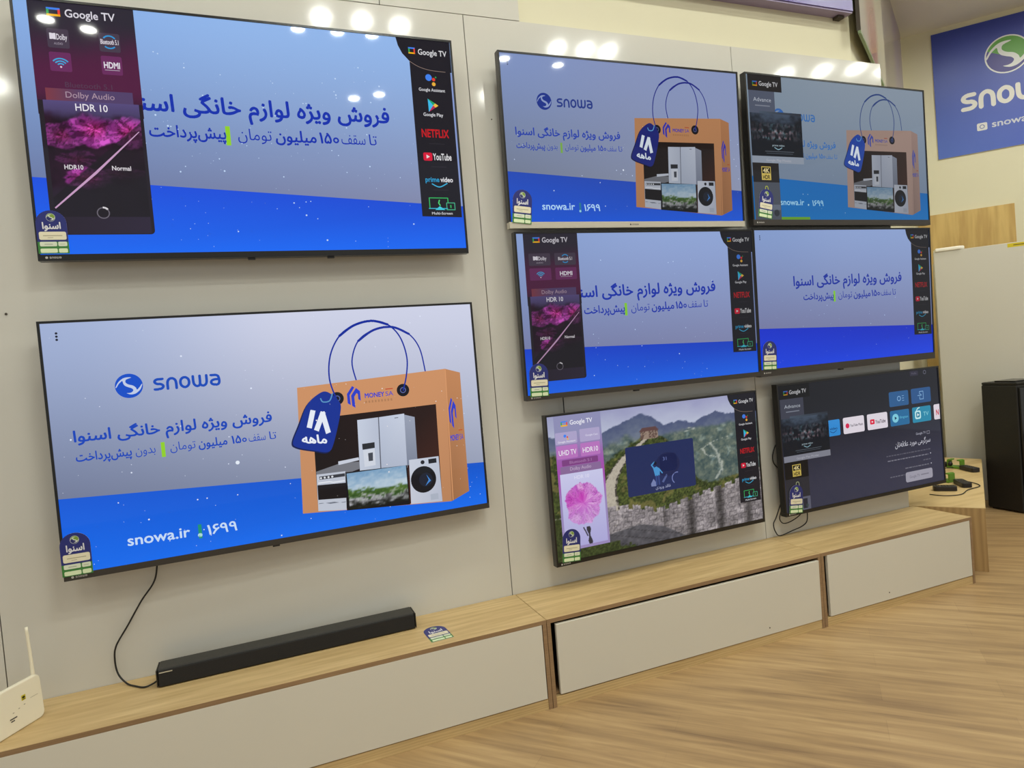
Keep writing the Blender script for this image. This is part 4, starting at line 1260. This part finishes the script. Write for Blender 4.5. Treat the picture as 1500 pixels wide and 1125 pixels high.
card0, pr0 = make_tag()
first = True
for (ti, sx, sy, rot, le) in TAGL:
    t, w, h, bb, ws, hs = tv_objs[ti]
    if first:
        c, f = card0, pr0; first = False
    else:
        c = card0.copy(); C.objects.link(c)
        f = pr0.copy(); C.objects.link(f); f.parent = c
    bpy.context.view_layer.update()
    loc = Vector((-ws / 2 + sx / 160 * ws, -0.0075, h - BORDER - sy / 90 * hs))
    mw = t.matrix_world @ Matrix.Translation(loc) @ Matrix.Rotation(rot, 4, 'Y')
    c.matrix_world = mw
    tag(c, 'arched navy price tag with green stripe ' + le, 'price tag', 'arched navy price tags')
c = card0.copy(); C.objects.link(c); f = pr0.copy(); C.objects.link(f); f.parent = c
c.matrix_world = Matrix.Translation((0.152, -0.325, ZT + 0.0012)) @ Matrix.Rotation(math.radians(3), 4, 'Z') @ Matrix.Rotation(-PI / 2, 4, 'X')
tag(c, 'arched navy price tag lying flat on the cabinet beside the soundbar', 'price tag', 'arched navy price tags')

# ------------------------------------------------------------------ soundbar
sb = empty('soundbar', (-0.427, -0.098, ZT), (0, 0, 0.008))
tag(sb, 'long black soundbar lying on the cabinet under the lower large television', 'soundbar')
L2 = 0.504
new_obj('body', boxes((-L2, L2, -0.042, 0.045, 0.004, 0.07)), M['bar_top'], sb, bevel=0.004)
new_obj('grille', boxes((-L2 + .002, L2 - .002, -0.050, -0.0425, 0.004, 0.066)), M['bar_black'], sb, bevel=0.003)
for s in (-1, 1):
    new_obj('end_cap', boxes((min(s * L2, s * (L2 + .006)), max(s * L2, s * (L2 + .006)), -0.048, 0.044, 0.004, 0.069)), M['black'], sb, bevel=0.003)
    new_obj('foot', boxes((s * .4 - .03, s * .4 + .03, -0.03, 0.03, 0.0, 0.0038)), M['black'], sb)
mk = Pic(-L2 + .012, 0.0712, 1, 1, 0)
o = new_obj('brand_plate', boxes((-L2 + .006, -L2 + .052, -0.0515, -0.0503, 0.057, 0.0605)), M['silver'], sb)

# ------------------------------------------------------------------ white wireless modem
D2 = Vector((0.524, 0.852, 0)).normalized()
ang = math.atan2(D2.y, D2.x)
md = empty('wireless_modem', (-1.368 + D2.x * .03, -0.269 + D2.y * .03, ZT), (0, 0, ang))
tag(md, 'white wireless modem with upright antenna at the left end of the cabinet', 'modem')
bm = bmesh.new()
q = rrect_pts(-0.128, 0.0, 0.108, 0.158, 0.022, 6)
# front outline is lifted and slightly leaned back, thickness 4 cm
a = [bm.verts.new((x, 0.0 + z * .05, z)) for x, z in q]; b = [bm.verts.new((x * .985, 0.040 - z * .08, z * .99)) for x, z in q]
bm.faces.new(a); bm.faces.new(b[::-1])
for i in range(len(q)):
    bm.faces.new((a[i], b[i], b[(i + 1) % len(q)], a[(i + 1) % len(q)]))
new_obj('case', bm, M['router'], md, bevel=0.006, seg=3)
bm = bmesh.new()
tube(bm, [(0.100, 0.03, 0.145), (0.1005, 0.031, 0.20), (0.097, 0.033, 0.328)], 0.006, 10, 5, (0.0068, 0.005))
new_obj('antenna', bm, M['router'], md, smooth=True)
p = Pic(0, 0, 1, -1, -0.0006)
p.rect(.026, .094, .042, .112, (206, 190, 40)); p.up(); p.disc(.034, .104, .006, (40, 38, 20), 12, .004); p.rect(.029, .096, .039, .0985, (60, 56, 30))
for (x0, x1, z) in ((-.025, .002, .050), (-.022, -.008, .042)):
    p.rect(x0, z, x1, z + .0045, (90, 86, 76))
for (x, z) in ((-.012, .069), (.010, .074), (.031, .078)):
    p.rect(x, z, x + .006, z + .002, (130, 124, 108))
p.rect(.058, .088, .088, .0895, (176, 168, 146))
pp = p.build('printed_marks', M['print'], md)
pp.rotation_euler = (-math.atan(.05), 0, 0)

# ------------------------------------------------------------------ cables
def cable(pts, r, label, grp=None):
    bm = bmesh.new(); tube(bm, pts, r, 7, 7)
    o = new_obj('power_cable', bm, M['cable'], smooth=True)
    return tag(o, label, 'cable', grp)
cable([(-0.905, -0.055, 0.90), (-0.912, -0.03, 0.84), (-0.93, -0.022, 0.775), (-0.981, -0.02, 0.708), (-1.035, -0.02, 0.623), (-1.082, -0.02, 0.551), (-1.092, -0.02, 0.498), (-1.085, -0.025, 0.44), (-1.055, -0.045, 0.403), (-1.02, -0.085, 0.4005), (-0.985, -0.116, 0.4005), (-0.955, -0.110, 0.404), (-0.9415, -0.10, 0.409)], 0.0034, 'black cable hanging from the lower large television down to the soundbar')
cable([(0.938, -0.03, 1.37), (0.941, -0.026, 1.31), (0.939, -0.028, 1.24)], 0.003, 'short black cable between the centre television and the stone wall television')
cable([(2.31, -0.02, 0.96), (2.265, -0.022, 0.925), (2.237, -0.024, 0.869), (2.245, -0.024, 0.82), (2.30, -0.02, 0.77)], 0.0035, 'black cable bulging out at the left edge of the dark app menu television')
cable([(2.32, -0.02, 0.66), (2.272, -0.03, 0.60), (2.225, -0.03, 0.515), (2.202, -0.03, 0.479), (2.214, -0.03, 0.43), (2.245, -0.03, 0.405), (2.332, -0.03, 0.418), (2.41, -0.03, 0.432), (2.452, -0.03, 0.46), (2.453, -0.035, 0.54)], 0.0032, 'black cable looping under the dark app menu television down to the cabinet top')
cable([(2.30, -0.02, 0.60), (2.262, -0.03, 0.54), (2.25, -0.03, 0.50), (2.275, -0.03, 0.472), (2.33, -0.03, 0.474), (2.40, -0.03, 0.50), (2.45, -0.04, 0.55)], 0.003, 'shorter inner black cable loop under the dark app menu television')

# ------------------------------------------------------------------ remote controls in green clips on the corner bench
def remote(loc, rz, label, length=0.17):
    r = empty('remote_control', loc, (0, 0, rz)); tag(r, label, 'remote control', 'remote controls on the corner bench')
    bm = bmesh.new(); prism(bm, rrect_pts(-length / 2, -.032, length / 2, .032, .018, 5), 0.0, 0.032)
    new_obj('body', bm, M['dark'], r, bevel=0.004)
    bm = bmesh.new()
    for i in range(5):
        for j in range(3):
            bmesh.ops.create_cone(bm, cap_ends=True, segments=8, radius1=.004, radius2=.0035, depth=.002, matrix=Matrix.Translation((-length * .36 + i * length * .12, -.016 + j * .016, .033)))
    k = new_obj('buttons', bm, M['bezel_b'], r)
    bm = bmesh.new()
    bmesh.ops.create_cone(bm, cap_ends=True, segments=20, radius1=.014, radius2=.013, depth=.002, matrix=Matrix.Translation((length * .30, 0, .033)))
    new_obj('navigation_pad', bm, M['black'], r)
    return r
def clip(loc, rz, label, cord):
    r = empty('security_clip', loc, (0, 0, rz)); tag(r, label, 'security clip', 'green anti-theft clips on the corner bench')
    new_obj('base', boxes((-.04, .04, -.05, .05, 0.0, .016)), M['green'], r, bevel=.004)
    for s in (-1, 1):
        new_obj('jaw', boxes((-.03, .03, s * .046 - .006, s * .046 + .006, .0162, .066), (-.03, .03, min(s * .046, s * .022), max(s * .046, s * .022), .060, .070)), M['green'], r, bevel=.003)
    bm = bmesh.new(); tube(bm, [Vector(p) for p in cord], .0032, 6, 6)
    new_obj('tether_cord', bm, M['cable'], r, smooth=True)
    bm = bmesh.new(); bmesh.ops.create_uvsphere(bm, u_segments=10, v_segments=6, radius=.018, matrix=Matrix.Translation((-.03, .026, .034)))
    new_obj('knob', bm, M['black'], r, smooth=True)
    return r
remote((4.585, 0.455, ZT + .001), 1.2, 'black remote control pointing right from the rear green clip', .16)
remote((4.645, 0.735, ZT + .001), 1.5, 'black remote control lying on the left of the rear green clip', .16)
clip((4.63, 0.592, ZT + .0005), 0.15, 'green security clip nearer the white partition, holding black remotes', [(-.041, .0, .01), (-.08, .05, .004), (-.12, .10, .004), (-.16, .14, .004), (-.22, .12, .004)])
remote((4.085, 0.17, ZT + .001), 0.95, 'black remote control on the right of the front green clip', .17)
remote((3.875, 0.15, ZT + .001), -0.8, 'black remote control below the front green clip, near the television corner', .14)
clip((4.13, 0.325, ZT + .0005), 0.0, 'green security clip nearer the cabinets, holding black remotes', [(.041, .0, .01), (.075, -.12, .004), (.0, -.245, .004), (-.16, -.27, .004), (-.31, -.325, .004), (-.41, -.285, .004), (-.44, -.20, .004)])

# ------------------------------------------------------------------ white partition, speaker, far wall things
pb = Vector((5.105, 1.003, 0))
rz = math.atan2(Wd.y, Wd.x)
wp = empty('white_partition', pb, (0, 0, rz))
tag(wp, 'tall plain white partition standing behind the bench and the black speaker', 'partition')
new_obj('panel', boxes((0.0, 1.05, 0.0, 0.05, 0.0, 2.175)), M['white'], wp, bevel=.003)
new_obj('stiffener', boxes((0.02, 0.08, 0.0505, 0.35, 0.0, 2.10), (0.97, 1.03, 0.0505, 0.35, 0.0, 2.10)), M['white'], wp)
bm = bmesh.new()
prism(bm, [(0, 0), (.18, -.0), (.215, .03), (.21, .16), (0, .16)], 0.0, .03)
fo = new_obj('foam_strip', bm, M['foam'], None, bevel=.008)
fo.matrix_world = Matrix.Translation((pb + Wd * .012 + U * -.012) + Vector((0, 0, 2.1755))) @ Matrix.Rotation(rz, 4, 'Z')
tag(fo, 'strip of white foam packing lying on top of the white partition', 'packing foam')
p = Pic(0, 0, 1, -1, -0.0004)
p.rect(0, 0, .36, .032, (206, 186, 30)); p.up(); p.rect(.04, .012, .30, .020, (120, 104, 24))
yt = p.build('yellow_label', M['print'], None)
yt.matrix_world = Matrix.Translation((pb + Wd * .52) + Vector((0, 0, 2.137))) @ Matrix.Rotation(rz, 4, 'Z')
tag(yt, 'yellow sticker along the top edge of the white partition', 'sticker')

spk = empty('party_speaker', (5.19, 0.488, 0), (0, 0, -0.02))
tag(spk, 'tall black loudspeaker standing on the floor at the end of the bench', 'loudspeaker')
new_obj('cabinet', boxes((-0.15, 0.15, -0.135, 0.142, 0.012, 1.02)), M['speaker'], spk, bevel=.012, seg=3)
new_obj('front_panel', boxes((-0.14, 0.14, -0.150, -0.1355, 0.03, 1.0)), M['speaker_front'], spk, bevel=.006)
new_obj('top_panel', boxes((-0.147, 0.147, -0.135, 0.139, 1.0205, 1.04)), M['speaker'], spk, bevel=.006)
def coneat(name, x, z, r, m):
    bm = bmesh.new()
    n = 28
    prof = [(r, 0.0), (r * .96, -.012), (r * .84, -.010), (r * .45, .012), (r * .3, .006), (0.001, .0)]
    rings = [[bm.verts.new((x + rr * math.cos(2 * PI * k / n), -.1505 + d - .0005, z + rr * math.sin(2 * PI * k / n))) for k in range(n)] for rr, d in prof]
    for i in range(len(rings) - 1):
        for k in range(n):
            bm.faces.new((rings[i][k], rings[i][(k + 1) % n], rings[i + 1][(k + 1) % n], rings[i + 1][k]))
    return new_obj(name, bm, m, spk, smooth=True)
coneat('woofer', 0, .30, .115, M['dark']); coneat('woofer', 0, .60, .115, M['dark']); coneat('tweeter', 0, .82, .05, M['dark'])
new_obj('control_panel', boxes((-.11, .11, -.10, .06, 1.0402, 1.052)), M['speaker_front'], spk, bevel=.004)
for sx in (-1, 1):
    for sy in (-1, 1):
        new_obj('foot', boxes((sx * .11 - .02, sx * .11 + .02, sy * .10 - .02, sy * .10 + .02, 0.0, .0118)), M['black'], spk)

# poster on the far wall
PW, PH = 1.16, 1.19
po = CORNER + Wd * 0.245 - U * 0.0005
poster = new_obj('wall_poster', boxes((0, PW, -0.012, -0.0008, 0, PH)), M['door'])
poster.matrix_world = Matrix.Translation(po + Vector((0, 0, 3.14))) @ Matrix.Rotation(rz, 4, 'Z')
tag(poster, 'large blue wall sign with round green and purple swirl emblem and white lettering', 'sign')
p = Pic(0, PH, 1, 1, -0.0125)
def pbg(X, Y):
    u = X / PW; v = Y / PH
    c = mixc((54, 70, 160), (74, 106, 192), v * .9 + .1 * u)
    return c * (1 - .3 * u)[..., None] + np.array((96, 78, 180)) * (.3 * u)[..., None]
p.raster(0, 0, PW, PH, 24, 24, pbg); p.up()
swirl(p, .579, PH - (3.985 - 3.14), .172, (92, 158, 62), (66, 60, 140), (222, 224, 222), (222, 224, 222)); p.up()
snowa(p, .203, .955, PH - (3.545 - 3.14), .158, (222, 220, 212), .24)
p.rrect(.318, PH - .266, .398, PH - .196, .012, (216, 216, 212))
p.text('snowa_', .432, .752, PH - .208, .088, (200, 204, 214), .02, 0, False)
p.up(); p.ring(.358, PH - .231, .014, .020, (82, 96, 160), 18)
p.build('printed_face', M['print'], poster)

# oak board on the far wall, behind the partition
bd = new_obj('wood_wall_board', boxes((-0.2, 0.565, -0.022, -0.0008, 0.9, 2.615)), M['oak_tall'])
bd.matrix_world = Matrix.Translation(CORNER + Wd * 0.245 - U * 0.0005) @ Matrix.Rotation(rz, 4, 'Z')
tag(bd, 'flat oak board fixed to the cream far wall behind the white partition', 'wood board')

# glossy banner board on the wing wall
n0 = Vector((3.12, -0.05, 0)); n1 = Vector((5.56, 1.517, 0))
d = (n1 - n0); Lb = d.length; rb = math.atan2(d.y, d.x)
bn = empty('banner_board', (n0.x, n0.y, 3.36), (0, 0, rb))
tag(bn, 'glossy printed banner board seen edge-on above the right televisions', 'banner')
new_obj('board', boxes((0.0, Lb, 0.003, 0.014, 0.0, 1.0)), M['door'], bn)
p = Pic(0, 1.0, 1, 1, 0.0028)
def bnf(X, Y):
    u = X / Lb; v = Y / 1.0
    n = fbm(u * 6, v * 2.0, 4, 15)
    c = mixc((206, 200, 190), (196, 150, 138), sst(.05, .22, u + (n - .5) * .1) * sst(.2, .9, v))
    c = c * (1 - sst(.24, .34, u + (n - .5) * .12)[..., None]) + np.array((214, 208, 186)) * sst(.24, .34, u + (n - .5) * .12)[..., None]
    k = sst(.44, .50, u + (n - .5) * .1)
    c = c * (1 - k[..., None]) + np.array((128, 120, 116)) * k[..., None]
    k = sst(.68, .82, u + (n - .5) * .1)
    return c * (1 - k[..., None]) + np.array((112, 94, 152)) * k[..., None]
p.raster(0, 0, Lb, 1.0, 60, 30, bnf)
p.build('printed_face', M['print_gloss'], bn)
gm = prin('green_trim', (112, 132, 88), .4)
new_obj('edge_trim', boxes((-.01, Lb, -.004, .012, -.018, -.0005)), gm, bn)['label'] = 'pale green lower trim'
new_obj('end_trim', boxes((-.012, -.0005, -.004, .018, 0.0, 1.0)), M['gap'], bn)

# purple light box above the cream wall strip
sg = empty('light_box_sign', (2.0, -0.0005, 3.455)); tag(sg, 'purple box sign on the cream wall above the middle televisions', 'sign')
new_obj('face', boxes((-1.06, 1.06, -0.058, -0.052, 0.010, 0.62)), prin('purple_acrylic', (92, 74, 150), .3), sg)
new_obj('housing', boxes((-1.06, 1.06, -0.0515, 0.0215, 0.0, 0.63)), prin('purple_housing', (150, 136, 170), .45), sg)
new_obj('bracket', boxes((0.98, 1.03, -0.02, 0.02, -0.016, -0.0005)), M['gap'], sg)
